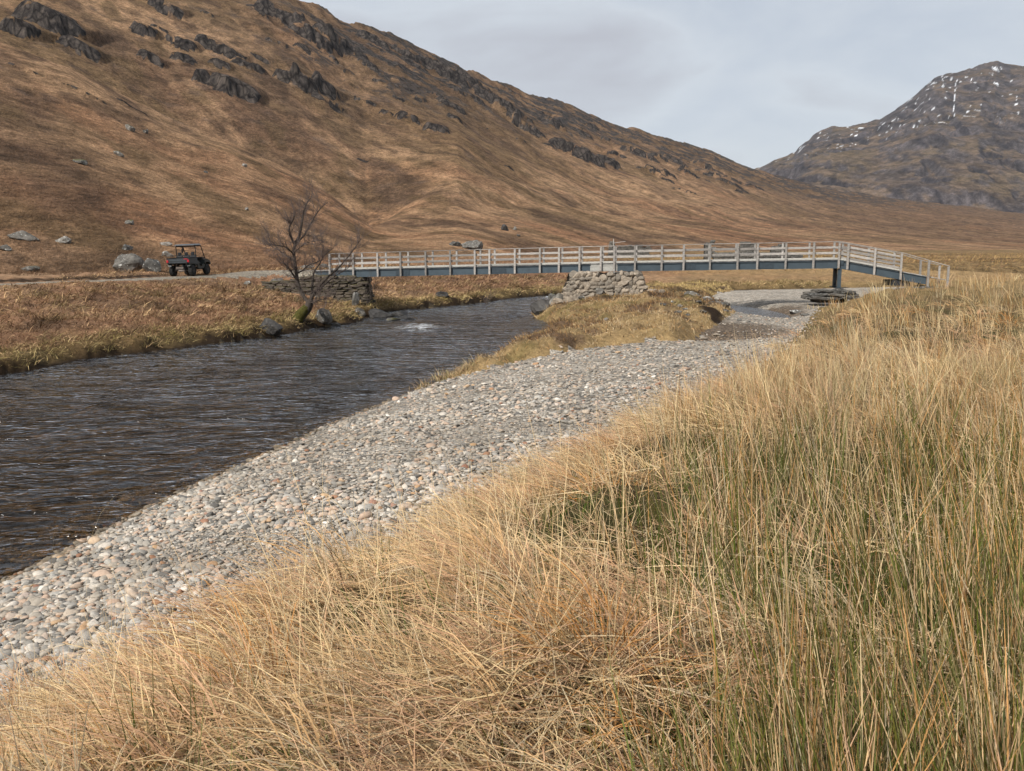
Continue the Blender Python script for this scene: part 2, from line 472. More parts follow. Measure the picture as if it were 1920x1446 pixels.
pw, pwt, pwb = new_mat('pool_water', 0.03, 0.5)
fr2 = nd(pwt, 'ShaderNodeFresnel', IOR=1.33); gl2 = nd(pwt, 'ShaderNodeBsdfGlossy', Roughness=0.12)
pgeo = nd(pwt, 'ShaderNodeNewGeometry'); pno = nd(pwt, 'ShaderNodeTexNoise', Scale=3.0, Detail=2.0); pwt.links.new(pgeo.outputs['Position'], pno.inputs['Vector'])
pbu = nd(pwt, 'ShaderNodeBump', Strength=1.0, Distance=0.05); pwt.links.new(pno.outputs['Fac'], pbu.inputs['Height'])
for n_ in (fr2, gl2): pwt.links.new(pbu.outputs[0], n_.inputs['Normal'])
tr2 = nd(pwt, 'ShaderNodeBsdfTransparent'); tr2.inputs['Color'].default_value = (0.55, 0.45, 0.32, 1)
ms3 = nd(pwt, 'ShaderNodeMixShader'); pwt.links.new(fr2.outputs[0], ms3.inputs[0]); pwt.links.new(tr2.outputs[0], ms3.inputs[1]); pwt.links.new(gl2.outputs[0], ms3.inputs[2])
pwt.links.new(ms3.outputs[0], pwt.nodes['Material Output'].inputs['Surface'])
M['pool'] = pw

# ------------------------------------------------------------------ the lie of the land
LB = [(-17.8, -14), (-17.2, 4), (-16.6, 18), g2(0, 705), g2(200, 670), g2(400, 646), g2(530, 628), g2(600, 614), g2(650, 609),
      (-8.0, 49.0), (-7.8, 52.5), (-6.6, 55.5), g2(870, 572), g2(960, 560), g2(1050, 553), (11, 77.5), (26, 82), (60, 89), (140, 101)]
RB = [(140, 94), (60, 83), (30, 76.5), (17, 72), (9, 67), (5, 61.5), (2.8, 56.5), (1.1, 52.5), (1.3, 49), g2(1025, 606), g2(1040, 620), g2(1010, 640),
      g2(960, 660), g2(900, 683), g2(835, 713), g2(790, 727), g2(700, 762), g2(600, 803), g2(480, 860), g2(345, 915), g2(160, 1012), g2(0, 1092),
      (-6.9, 6), (-7.6, 0), (-8.8, -14)]
RIVER = LB + RB
LEFT = LB + [(400, 150), (400, 3000), (-3000, 3000), (-3000, -14)]
ZE = 1.15
GRASS = [(-6.5, -14), (-5.0, 0), (-4.1, 3.6)] + [g2(u, v, ZE) for u, v in
         ((0, 1215), (120, 1190), (215, 1170), (300, 1165), (350, 1120), (420, 1062), (500, 1060), (570, 1020), (700, 975), (760, 930), (800, 915), (940, 862), (1080, 808), (1200, 758), (1300, 720), (1400, 668), (1485, 622))] + \
        [(14.0, 41.5), (15.6, 45.5), (18.5, 49.5), (23, 55), (36, 64), (60, 74), (140, 86), (300, 90), (300, -14)]
ISLE = [g2(835, 713, 0.05), g2(900, 694, 0.3), g2(1000, 672, 0.45), g2(1100, 660, 0.5), g2(1200, 652, 0.5), g2(1290, 648, 0.5), g2(1345, 622, 0.5), (11.2, 44.2), (11.6, 50), (13, 58), (16.5, 66), (17, 71),
        (9, 67), (5, 61.5), (2.8, 56.5), (1.1, 52.5), (1.3, 49), g2(1025, 606), g2(1040, 620), g2(1010, 640), g2(960, 660), g2(900, 683)]
TRACK = [at(-300, 545, 2.15), at(-60, 536, 2.15), at(100, 529, 2.12), at(250, 524, 2.12), at(350, 519, 2.12), at(430, 516, 2.16), at(500, 508, 2.3), at(560, 506, 2.42), (-11.4, 53.9, 2.45)]
POOLC = (13.0, 47.6, 0.34)
POOL2 = at(1325, 648, 0.4)

# hill tables over q = x / y
def tab(pts):
    """photo points -> sorted tables (q, value)"""
    a = sorted(pts)
    return np.array([p[0] for p in a]), np.array([p[1] for p in a])


SKY = [(-900, -480), (-300, -290), (0, -190), (300, -95), (480, -30), (560, 0), (640, 36), (690, 50), (740, 66), (790, 92), (860, 126), (910, 150), (960, 166), (1010, 187), (1050, 195),
       (1100, 216), (1150, 236), (1200, 245), (1250, 262), (1300, 280), (1340, 290), (1380, 308), (1420, 320), (1460, 334), (1500, 346), (1570, 360), (1700, 376), (1800, 388), (1920, 400), (2300, 400), (3200, 380)]
SKq, SKt = tab([ray(u, v) for u, v in SKY])
SPUR = [(-900, -150), (-300, 0), (0, 88), (130, 132), (330, 230), (430, 268), (540, 320), (620, 365), (700, 418), (800, 446)]
SPq, SPt = tab([ray(u, v) for u, v in SPUR])


def utab(pts):
    a = [((u - 960) / F / 1.01, val) for u, val in pts]
    return np.array([p[0] for p in a]), np.array([p[1] for p in a])


RBq, RBd = utab([(-900, 52), (0, 60), (300, 66), (500, 74), (700, 100), (900, 150), (1200, 250), (1600, 330), (1920, 400), (3000, 450)])
RRq, RRd = utab([(-900, 560), (0, 620), (560, 720), (860, 950), (1150, 1250), (1420, 1600), (1600, 1750), (1920, 1900), (3000, 2000)])
RCq, RCd = utab([(-900, 210), (0, 230), (330, 245), (540, 235), (700, 205), (860, 260), (1200, 450), (1600, 600), (1920, 700), (3000, 800)])
SWq, SWd = utab([(-900, 1), (690, 1), (860, 0), (3000, 0)])


def hill_te(q, y):
    ly = np.log(np.maximum(y, 1.0))
    rb = np.log(np.interp(q, RBq, RBd)); rr = np.log(np.interp(q, RRq, RRd)); rc = np.log(np.interp(q, RCq, RCd))
    te0 = -2.0 / np.exp(rb); ter = np.interp(q, SKq, SKt); sw = np.interp(q, SWq, SWd)
    fc = (rc - rb) / (rr - rb)
    tlin = te0 + (ter - te0) * fc ** 1.15
    tes = sw * np.interp(q, SPq, SPt) + (1 - sw) * tlin
    rc2 = rc + 0.30
    f2 = (rc2 - rb) / (rr - rb)
    tes2 = sw * (tes - 0.014) + (1 - sw) * (te0 + (ter - te0) * f2 ** 1.15)
    t1 = np.clip((ly - rb) / (rc - rb), 0, 1)
    a = te0 + (tes - te0) * (0.75 * t1 + 0.25 * np.sin(t1 * np.pi / 2))
    b = tes + (tes2 - tes) * ss(0, 1, (ly - rc) / (rc2 - rc))
    t3 = np.clip((ly - rc2) / (rr - rc2), 0, 1)
    c = tes2 + (ter - tes2) * (0.8 * t3 + 0.2 * np.sin(t3 * np.pi / 2))
    te = np.where(ly < rc, a, np.where(ly < rc2, b, c))
    zr = ter * np.exp(rr)
    past = ly > rr
    te = np.where(past, (zr - (y - np.exp(rr)) * 0.30) / np.maximum(y, 1), te)
    return te, rb, rr


CRAGS_PX = [(22, 44, 70, 45), (73, 29, 115, 62), (142, 84, 80, 36), (259, 51, 48, 32), (295, 55, 38, 16), (317, 69, 22, 18), (341, 80, 44, 28), (401, 84, 90, 34), (277, 104, 48, 26), (341, 107, 48, 22),
            (372, 138, 34, 36), (430, 157, 100, 46), (408, 117, 44, 20), (459, 118, 64, 22), (529, 138, 50, 32), (565, 150, 52, 40), (605, 160, 54, 40), (615, 193, 60, 16), (682, 190, 44, 14), (303, 11, 64, 30),
            (518, 22, 90, 34), (575, 55, 80, 40), (615, 75, 60, 30), (660, 92, 50, 20), (815, 237, 50, 24), (764, 218, 48, 22), (725, 212, 30, 12), (830, 128, 100, 34), (880, 150, 70, 30), (930, 188, 90, 28), (844, 192, 60, 20),
            (1085, 281, 105, 36), (1143, 301, 48, 24), (994, 243, 66, 18), (1035, 226, 50, 14), (1092, 248, 40, 12), (1220, 322, 54, 10), (1285, 357, 44, 10), (1200, 284, 84, 18), (1270, 300, 60, 14), (1250, 335, 40, 9),
            (955, 312, 20, 10), (680, 300, 24, 8), (40, 128, 60, 10), (160, 175, 80, 10), (240, 196, 70, 9), (1375, 345, 60, 14), (1330, 325, 50, 12), (700, 70, 60, 22), (760, 100, 60, 24)]
CRAGS = []


def far_noise(x, y, k):
    lam = 170.0; z = 0
    for i in range(6):
        z = z + 0.022 * lam * perlin(x / lam, y / lam, 40 + i)
        lam *= 0.5
    return z * k


def near_h(x, y):
    """ground near the river, before hill and track"""
    sr = sdf(RIVER, x, y); sl_d = sdf(LEFT, x, y)
    wob = (0.75 * fbm(x, y, 5.5, 3, 43, 0.6) + 0.25 * fbm(x, y, 1.3, 2, 47)) * np.exp(-np.abs(sl_d) / 2.5)
    sr = sr + wob
    lf = (sl_d < 0) | ((sr > 0) & (sl_d < 2.0))
    nz = fbm(x, y, 2.2, 3, 3); nb = fbm(x, y, 9.0, 3, 8)
    bed = -np.clip(-sr * 0.30, 0, 1) ** 0.8 * 0.85 - 0.05 + 0.05 * nz
    # left bank: turf step, bracken slope, flat with the track
    sl = np.maximum(sr + 0.9 * nz - 0.15, 0)
    nt_ = fbm(x, y, 1.1, 2, 15)
    zl = 0.02 + 0.42 * ss(0.0, 0.75, sl) + 0.50 * ss(0.5, 3.2, sl) + 1.15 * ss(2.0, 12.0, sr) + (0.14 * nz + 0.26 * nb) * ss(0.3, 3, sr) + 0.16 * nt_ * ss(0.2, 0.8, sr)
    # right side: shingle, island, grass bank
    zg = 0.80 * (1 - np.exp(-np.maximum(sr, 0) / 2.6)) + 0.035 * nz + 0.05 * nb
    zg = zg - 0.78 * np.exp(-(((x - POOLC[0]) / 1.3) ** 2 + ((y - POOLC[1]) / 5.0) ** 2)) - 0.33 * np.exp(-(((x - POOL2[0]) / 1.9) ** 2 + ((y - POOL2[1]) / 0.9) ** 2))
    si = sdf(ISLE, x, y)
    zi = 0.42 * ss(0.0, 0.9, -si + 0.7 * nz) + 0.12 * ss(1.0, 4.0, -si) + (0.36 * nz + 0.26 * fbm(x, y, 1.1, 2, 16)) * ss(0, 1, -si)
    zi = zi + 0.06 * np.exp(-(((x - 5.6) / 3.2) ** 2 + ((y - 47.5) / 3.0) ** 2))
    sg = sdf(GRASS, x, y) + 0.30 * fbm(x, y, 1.6, 2, 37)
    plat = 1.78 + 0.52 * ss(20, 3, y) + 0.10 * fbm(x, y, 6, 2, 21)
    tus = 0.34 * np.maximum(0, fbm(x, y, 1.25, 2, 31)) + 0.07 * fbm(x, y, 0.5, 2, 33)
    kk = ss(-0.1, 3.8, -sg + 0.3 * nz)
    zr = (zg + zi) * (1 - kk) + plat * kk + tus * ss(0, 1.0, -sg)
    z = np.where(lf, zl, zr)
    z = np.where(sr < 0, bed, np.maximum(z, -0.02 + 0 * z))
    return z, sr, lf, si, sg


def height(x, y, full=False, crags=True):
    x = np.atleast_1d(np.asarray(x, float)); y = np.atleast_1d(np.asarray(y, float))
    shp = x.shape
    x = x.ravel(); y = y.ravel()
    near = y < 135
    z = np.full(x.shape, 2.02); sr = np.full(x.shape, 99.0); lf = np.ones(x.shape, bool); si = np.full(x.shape, 99.0); sg = np.full(x.shape, 99.0)
    z = z + 0.25 * fbm(x, y, 40, 3, 12)
    if near.any():
        a = near_h(x[near], y[near])
        z[near] = a[0]; sr[near] = a[1]; lf[near] = a[2]; si[near] = a[3]; sg[near] = a[4]
    yy = np.maximum(y, 20.0); q = x / yy
    te, rb, rr = hill_te(q, yy)
    up = (y > 20) & (lf) & (np.log(yy) > rb)
    d = np.exp(rb)
    k = ss(0, 1, (yy - d) / (0.8 * d))
    zh = EYE + yy * te + far_noise(x, y, k)
    # rough rocky crest
    crest = ss(0.58, 0.95, (np.log(yy) - rb) / (rr - rb)) * ss(-0.45, -0.1, q) * ss(0.75, 0.3, q)
    rg = ridged(x, y, 60, 4, 71)
    zh = zh + crest * 5.0 * (ss(0.1, 0.55, rg) - 0.3) * k
    rock = crest * ss(0.40, 0.65, rg + 0.35 * fbm(x, y, 9, 2, 5)) * 0.75
    if crags:
        for (xc, yc, W, Hc, seed) in CRAGS:
            L = Hc * 3.2
            m = (np.abs(x - xc) < W * 0.75) & (y > yc - Hc * 1.2) & (y < yc + L + 2 * Hc)
            if not m.any(): continue
            dx = (x[m] - xc) / (W * 0.5); dy = y[m] - yc
            edge = fbm(x[m], y[m] * 0.3, W * 0.35, 2, seed) * 0.5
            env = np.clip(1 - (np.abs(dx) + edge * 0.6) ** 3, 0, 1)
            col_ = (ridged(x[m], y[m] * 0.12, max(W * 0.16, 3.5), 3, seed + 3)) * 0.15 + 0.28 * fbm(x[m], y[m] * 0.2, W * 0.4, 2, seed + 9) + 0.35 * dx * dx
            f = dy / Hc - col_ + 0.12
            up_ = ss(-0.1, 0.55, f)
            dn = 1 - np.clip((f - 0.55) * Hc / (L - Hc * 0.55), 0, 1)
            zh[m] += Hc * 0.62 * env ** 0.6 * up_ * dn
            led = fbm(x[m] * 0.5, y[m] * 2.0 + zh[m], Hc * 0.5, 3, seed + 5)
            face = ss(-0.18, -0.02, f) * ss(1.0, 0.5, f + 0.8 * led) * ss(0.03, 0.25, env) * (0.55 + 0.45 * ss(0.28, 0.1, led))
            rock[m] = np.maximum(rock[m], face)
    z = np.where(up, np.maximum(zh, z * 0 + 1.2), z)
    dt, zt = polyline(TRACK, x, y)
    tk = 1 - ss(0.9, 3.2, dt)
    ytr = np.interp(x, [p_[0] for p_ in TRACK], [p_[1] for p_ in TRACK])
    hag = ss(1.5, 1.9, dt + 0.5 * fbm(x, y, 2.5, 2, 19)) * ss(5.5, 3.0, dt) * (y > ytr) * ss(-20.5, -22, x) * lf * (y < 75)
    z = z + 0.32 * hag
    tk = np.where(lf & (y < 75), tk, 0) * (1 - ss(-16.5, -14.0, x) * ss(53.2, 52.3, y))
    z = z * (1 - tk) + (zt + 0.03 * fbm(x, y, 0.8, 2, 4)) * tk
    if full:
        return z.reshape(shp), dict(sr=sr, lf=lf, si=si, sg=sg, q=q, te=te, rb=rb, rr=rr, up=up, rock=rock, track=dt, crest=crest)
    return z.reshape(shp)


def hit(u, v, y0=18.0, y1=1900.0, crags=False):
    """where the ray through a photo point meets the ground"""
    q, te = ray(u, v)
    ys = np.exp(np.linspace(math.log(y0), math.log(y1), 1500))
    z = height(q * ys, ys, crags=crags)
    k = np.nonzero(z >= EYE + te * ys)[0]
    i = int(k[0]) if len(k) else len(ys) - 1
    return (q * ys[i], ys[i], float(z[i]))


_r = random.Random(3)
for _k in range(75):
    u_ = _r.uniform(60, 1420)
    v_ = float(np.interp(u_, [p_[0] for p_ in SKY], [p_[1] for p_ in SKY])) + _r.uniform(14, 40 + 0.10 * (1500 - u_))
    if v_ > 8: CRAGS_PX.append((u_, v_, _r.uniform(16, 46), _r.uniform(6, 15)))
for i, (u, v, w, h) in enumerate(CRAGS_PX):
    p = hit(u, v + h * 0.45, 60.0)
    CRAGS.append((p[0], p[1], w * p[1] / F, h * p[1] / F, 100 + i * 7))

# ------------------------------------------------------------------ terrain mesh
APEX = 6.0
qd = np.linspace(-0.60, 0.60, 560)
qc = 0.60 + (np.linspace(0, 1, 34)[1:] ** 2) * 3.2
cols_q = np.concatenate([-qc[::-1], qd, qc])
rows = np.concatenate([np.exp(np.linspace(math.log(2.2), math.log(82), 290)), np.exp(np.linspace(math.log(82), math.log(2300), 520))[1:]])
QQ, RR = np.meshgrid(cols_q, rows)
GX, GY = QQ * RR, RR - APEX
GZ, INF = height(GX, GY, full=True)
nr, nc = GX.shape
V = np.stack([GX, GY, GZ], -1)
# normals
tx = np.gradient(V, axis=1); ty = np.gradient(V, axis=0)
NRM = np.cross(tx, ty); NRM /= np.linalg.norm(NRM, axis=-1, keepdims=True) + 1e-12
Vf = V.reshape(-1, 3); NF = NRM.reshape(-1, 3)
x_, y_, z_ = Vf[:, 0], Vf[:, 1], Vf[:, 2]
S = {k: np.asarray(v).ravel() for k, v in INF.items()}

# rock roughness: push crag faces in and out along their normals
rk = S['rock']
dn = fbm(x_ * 1.0, z_ * 0.35 + y_ * 0.2, 5.0, 4, 61) * np.clip(y_ / 500, 0.2, 1.6) * 2.2
Vf = Vf + NF * (dn * rk)[:, None] * np.array([1, 1, 0.5])
V = Vf.reshape(nr, nc, 3)
tx = np.gradient(V, axis=1); ty = np.gradient(V, axis=0)
NRM = np.cross(tx, ty); NRM /= np.linalg.norm(NRM, axis=-1, keepdims=True) + 1e-12
NF = NRM.reshape(-1, 3)

# colours of turf, bracken, heath, rock
K = 0.70
TAN = lin(182, 148, 116) * K; BRK = lin(160, 120, 92) * K; OLV = lin(134, 110, 82) * K; HEA = lin(108, 87, 72) * K
RED = lin(142, 112, 88) * K; STRAW = lin(190, 160, 114) * K; MOSSG = lin(122, 108, 68) * K; PEAT = lin(66, 52, 40) * K
ROCK = lin(98, 86, 80) * K; ROCKD = lin(56, 49, 47) * K


def mixv(a, b, t):
    t = np.clip(t, 0, 1)[:, None]
    return a * (1 - t) + b * t


def hill_cols(x, y, z, q, fr):
    """moor colours: fr = 0 at the foot, 1 at the crest"""
    ca, sa = 0.5, -0.87
    al = x * ca + y * sa; ac = -x * sa + y * ca
    b1 = fbm(x, y, 90, 4, 201); b2 = fbm(al * 0.3, ac, 26, 4, 211); b3 = fbm(al * 0.35, ac, 7, 3, 221); b4 = fbm(x, y, 150, 3, 231)
    b5 = fbm(al * 0.18, ac, 55, 3, 241)
    c = np.tile(TAN, (len(x), 1))
    c = mixv(c, BRK, ss(-0.18, 0.25, b1 + 0.3 * b3) * (0.95 - 0.55 * fr))
    c = mixv(c, OLV, ss(-0.05, 0.3, b4 + 0.35 * b2 + 0.25 * (fr - 0.35)) * 0.8)
    c = mixv(c, HEA, ss(0.10, 0.42, b2 + 0.35 * b3) * 0.7)
    c = mixv(c, HEA * 0.9, ss(0.12, 0.45, b5 + 0.2 * b2) * 0.55)
    c = mixv(c, TAN * 1.08, ss(0.12, 0.4, -b2 + 0.3 * b3) * 0.6)
    b6 = fbm(al * 0.4, ac, 16, 3, 251); b7 = fbm(x, y, 5, 2, 261)
    c = mixv(c, OLV * 0.8, ss(0.16, 0.34, b6) * 0.7)
    c = mixv(c, HEA * 0.85, ss(0.2, 0.36, -b6 + 0.3 * b7) * 0.65)
    c = c * (1 + 0.26 * b3 + 0.16 * b7)[:, None]
    return c


fr_ = np.clip((np.log(np.maximum(y_, 20)) - S['rb']) / (S['rr'] - S['rb']), 0, 1)
CH = hill_cols(x_, y_, z_, S['q'], fr_)
far_right = ss(0.22, 0.42, S['q']) * ss(0.1, 0.4, fr_)
CH = mixv(CH, HEA * np.array([1.0, 0.95, 0.95]), 0.55 * far_right)
CH = mixv(CH, lin(104, 84, 68) * K, 0.6 * S['crest'])
streak = fbm(x_ * 1.0, z_ * 0.15, 2.5 * np.clip(y_ / 400, 0.5, 2), 3, 90)
RC = mixv(np.tile(ROCK, (len(x_), 1)), np.tile(ROCKD, (len(x_), 1)), ss(-0.2, 0.3, streak))
CH = mixv(CH, RC, 0.35 * S['rock'])
# scattered scree and small rocks on the upper slopes
scr = ss(0.33, 0.5, fbm(x_, y_, 14, 3, 300) + 0.18 * (fr_ - 0.4)) * S['up'] * ss(0.2, 0.5, fr_)
CH = mixv(CH, ROCK * 1.15, 0.45 * scr)

# near ground colours
nA = fbm(x_, y_, 4.5, 3, 401); nB = fbm(x_, y_, 1.3, 3, 411); nC = fbm(x_, y_, 12, 3, 421)
CL = mixv(np.tile(BRK, (len(x_), 1)), np.tile(RED, (len(x_), 1)), ss(-0.2, 0.3, nA))
CL = mixv(CL, TAN * 0.95, ss(0.0, 0.4, nC + 0.3 * nB) * 0.7)
CL = mixv(CL, OLV, ss(0.1, 0.4, nB + 0.3 * nA) * 0.5)
CL = mixv(CL, HEA * 0.8, ss(0.15, 0.35, fbm(x_, y_, 2.2, 3, 431)) * 0.6)
CL = mixv(CL, MOSSG, (1 - ss(1.2, 2.6, S['sr'] + 0.9 * nB)) * 0.6)
CL = mixv(CL, PEAT * 0.5, (1 - ss(0.3, 0.7, S['sr'] - 0.7 * np.maximum(0, fbm(x_, y_, 1.7, 2, 777)))) * 0.95)
hagc = ss(1.3, 1.6, S['track']) * ss(2.6, 2.1, S['track']) * (y_ > np.interp(x_, [p_[0] for p_ in TRACK], [p_[1] for p_ in TRACK])) * ss(-20.5, -22, x_)
CL = mixv(CL, TAN * 0.9, ss(8, 16, S['sr'] + 4 * nC) * 0.6)
CL = mixv(CL, STRAW * 0.82, ss(70, 95, y_) * ss(0.12, 0.22, S['q']) * 0.8)
CI = mixv(np.tile(STRAW * 0.8, (len(x_), 1)), np.tile(HEA, (len(x_), 1)), ss(0.05, 0.28, nA + 0.8 * nB) * 0.85)
CI = mixv(CI, PEAT * 0.7, ss(0.10, 0.3, fbm(x_, y_, 1.7, 3, 443)) * ss(0.10, 0.3, fbm(x_, y_, 6.0, 2, 447) + 0.25 * ss(3, 10, x_)))
CI = mixv(CI, MOSSG, ss(0.15, 0.4, -nB + 0.4 * nC) * 0.7)
CR = mixv(np.tile(lin(78, 74, 44) * K, (len(x_), 1)), np.tile(lin(120, 98, 70) * K, (len(x_), 1)), ss(-0.3, 0.3, nB))
CR = mixv(CR, STRAW * 0.85, ss(25, 55, y_) * 0.7)
mud = np.exp(-(((x_ - POOL2[0] - 0.6) / 3.0) ** 2 + ((y_ - POOL2[1] - 2.6) / 4.2) ** 2))
mud = np.maximum(mud, np.exp(-(((x_ - POOLC[0]) / 2.4) ** 2 + ((y_ - POOLC[1] + 0.8) / 3.2) ** 2)))
GR = np.ones((len(x_), 3)) * np.array([1.12, 1.06, 0.98]) * (1 + 0.22 * nA + 0.3 * nB)[:, None] * (1 + 0.12 * ss(45, 58, y_))[:, None]
GR = mixv(GR, np.array([0.42, 0.32, 0.24]), ss(0.25, 0.6, mud + 0.35 * nB) * 0.9)
GR = mixv(GR, np.array([0.45, 0.40, 0.34]), (1 - ss(0.12, 0.4, S['sr'] + 0.1 * nB)) * (S['sr'] > -0.05))
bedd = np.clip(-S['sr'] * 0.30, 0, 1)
BED = np.array([0.34, 0.28, 0.17]) * (1 + 0.35 * nB)[:, None] * (1 - 0.70 * ss(0.25, 0.95, bedd))[:, None]  # darker with depth: the water's dimming of light is put into the bed colour

fidx = np.arange(nr * nc).reshape(nr, nc)
QUADS = np.stack([fidx[:-1, :-1], fidx[:-1, 1:], fidx[1:, 1:], fidx[1:, :-1]], -1).reshape(-1, 4)


def fmean(a): return a[QUADS].mean(1)


f_sr, f_lf, f_si, f_sg = fmean(S['sr']), fmean(S['lf'].astype(float)) > 0.5, fmean(S['si']), fmean(S['sg'])
f_y, f_x, f_q, f_tr = fmean(y_), fmean(x_), fmean(S['q']), fmean(S['track'])
f_up = fmean(S['up'].astype(float)) > 0.5
cls = np.full(len(QUADS), 'ground', dtype='<U12')
river_f = f_sr < 0
f_lany = fmean(S['lf'].astype(float)) > 0
shing = (~f_lany) & (f_sr >= 0) & (f_si > 0) & (f_sg > 0)
cls[river_f] = 'riverbed'
cls[shing] = 'shingle_bank'
cls[f_lf & ~river_f & ((f_y > 150) | ((f_y > 92) & (f_q > 0.1))) & ~f_up] = 'moor'
cls[f_up] = 'hillside'
cls[f_lf & ~f_up & ~river_f & (f_tr < np.interp(f_x, [-26, -20, -15], [0.45, 1.4, 1.8])) & (f_y < 75) & (f_x < -10)] = 'track'
CL = mixv(CL, PEAT * 0.5, hagc * 0.9)
CN = CL.copy()
right = ~S['lf']
CN[right & (S['si'] <= 0.3)] = CI[right & (S['si'] <= 0.3)]
CN[right & (S['sg'] <= 0.3)] = CR[right & (S['sg'] <= 0.3)]
CN = mixv(CN, CH, ss(0.0, 0.15, fr_) * S['up'])
moorc = mixv(mixv(np.tile(STRAW * 0.95, (len(x_), 1)), np.tile(OLV, (len(x_), 1)), ss(-0.1, 0.3, fbm(x_, y_ * 2.5, 50, 3, 500)) * 0.9), BRK, ss(0.1, 0.4, fbm(x_, y_ * 2, 30, 3, 510)) * 0.6)
CN = mixv(CN, moorc, (ss(85, 110, y_) * ss(0.02, 0.12, S['q'])) * (~S['up']))


def subset(name, mask, cols, mat, verts=None, normals=None, attrs=None):
    q = QUADS[mask]
    ids, inv = np.unique(q, return_inverse=True)
    vv = (Vf if verts is None else verts)[ids]
    me = np_mesh(name, vv, inv.reshape(-1, 4), None if cols is None else cols[ids], True, (NF if normals is None else normals)[ids] if normals is not False else None,
                 {k: v[ids] for k, v in (attrs or {}).items()})
    return tag(link(name, me, mat), kind='structure')


ground = subset('ground', cls == 'ground', CN, M['land'])
shingle = subset('shingle_bank', cls == 'shingle_bank', GR, M['gravel'])
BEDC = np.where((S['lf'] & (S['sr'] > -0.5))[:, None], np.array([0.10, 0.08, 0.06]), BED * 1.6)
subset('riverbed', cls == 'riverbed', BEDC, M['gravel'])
subset('track', cls == 'track', np.ones((len(x_), 3)) * np.array([0.86, 0.80, 0.70]) * (1 + 0.2 * nB)[:, None], M['gravel'])
subset('moor', cls == 'moor', CN, M['hill'])
subset('hillside', cls == 'hillside', CH * np.array([1.16, 1.13, 1.08]), M['hill'], attrs={'rock': S['rock']})

# ------------------------------------------------------------------ river and pools
f_w = (f_sr < 0.9) & (f_y < 105)
rap = np.exp(-(((x_ + 4.6) / 2.6) ** 2 + ((y_ - 43.5) / 5.0) ** 2)) * 0.9
rap = np.maximum(rap, np.exp(-(((x_ + 1.0) / 2.5) ** 2 + ((y_ - 50) / 3.0) ** 2)) * 0.75)
rap = np.maximum(rap, np.exp(-(((x_ - 3.4) / 2.2) ** 2 + ((y_ - 68.5) / 4.0) ** 2)) * 0.95)
wz = 0.020 * fbm(x_ * 0.7, y_, 1.1, 2, 601) + 0.038 * fbm(x_ * 0.55, y_, 2.4, 2, 611) + rap * 0.12 * np.maximum(0, ridged(x_ * 0.7, y_, 1.4, 3, 621))
foam = rap
WV = Vf.copy(); WV[:, 2] = np.clip(wz, -0.06, 0.2) * ss(0.3, -1.2, S['sr'])
subset('river', f_w, None, M['water'], WV, False, {'foam': foam})


def pool(name, c, rx, ry, z, seed):
    n = 40
    vs_ = [(0, 0, 0)]
    for i in range(n):
        a = 2 * math.pi * i / n
        r = 1 + 0.2 * float(perlin(math.cos(a) * 1.5 + seed, math.sin(a) * 1.5))
        vs_.append((math.cos(a) * rx * r, math.sin(a) * ry * r, 0))
    me = bpy.data.meshes.new(name)
    me.from_pydata(vs_, [], [(0, i + 1, (i + 1) % n + 1) for i in range(n)])
    return tag(link(name, me, M['pool'], None, (c[0], c[1], z)), kind='structure')


pool('pool_water', POOLC, 1.9, 6.5, 0.47, 1)
pool('puddle_water', POOL2, 2.0, 1.2, 0.40, 2)

# ------------------------------------------------------------------ far mountain
MS = [(900, 420), (1200, 380), (1380, 335), (1425, 319), (1450, 303), (1490, 288), (1508, 268), (1525, 257), (1560, 243), (1620, 237), (1650, 228), (1680, 208), (1700, 194), (1735, 163), (1750, 152), (1775, 142), (1790, 141),
      (1820, 133), (1845, 123), (1870, 121), (1895, 128), (1920, 128), (1990, 150), (2100, 170), (2300, 260), (2700, 330), (3200, 400)]
MSq, MSt = tab([ray(u, v) for u, v in MS])
mq = np.concatenate([np.linspace(0.05, 0.25, 20)[:-1], np.linspace(0.25, 0.62, 330), np.linspace(0.62, 1.4, 40)[1:]])
my = np.exp(np.linspace(math.log(1750), math.log(4400), 280))
MQ, MY = np.meshgrid(mq, my)
MX = MQ * MY
YR, YB = 3300.0, 1800.0
t = np.clip((np.log(MY) - math.log(YB)) / (math.log(YR) - math.log(YB)), 0, 1)
ter = np.interp(MQ, MSq, MSt)
te0 = 0.006
te = te0 + (ter - te0) * (0.65 * t + 0.35 * np.sin(t * np.pi / 2))
MZ = EYE + MY * te
past = MY > YR
MZ = np.where(past, EYE + YR * ter - (MY - YR) * 0.35, MZ)
kf = ss(0, 0.25, t) * (1 - 0.72 * ss(0.8, 1.0, t))
MZ = MZ + kf * (38 * fbm(MX, MY, 420, 5, 801) + 30 * (ridged(MX + 0.3 * MY, MY * 0.55, 330, 5, 811) - 0.2)) + ss(0.8, 1, t) * 9 * fbm(MX, MY, 60, 4, 815)
rgm = ridged(MX, MY * 0.6, 150, 4, 821)
stp = ss(0.05, 0.45, rgm) * 20 * kf
MZ = MZ + stp
MZ = np.maximum(MZ, 1.0)
MV = np.stack([MX, MY, MZ], -1)
mtx = np.gradient(MV, axis=1); mty = np.gradient(MV, axis=0)
MN = np.cross(mtx, mty); MN /= np.linalg.norm(MN, axis=-1, keepdims=True)
xm, ym, zm, tm = MX.ravel(), MY.ravel(), MZ.ravel(), t.ravel()
slope = 1 - MN.reshape(-1, 3)[:, 2]
mb = fbm(xm, ym, 160, 4, 831); mbf = fbm(xm, ym, 35, 3, 841)
MC = mixv(np.tile(lin(122, 104, 88) * K, (len(xm), 1)), np.tile(lin(98, 86, 79) * K, (len(xm), 1)), ss(-0.2, 0.3, mb + 0.3 * mbf))
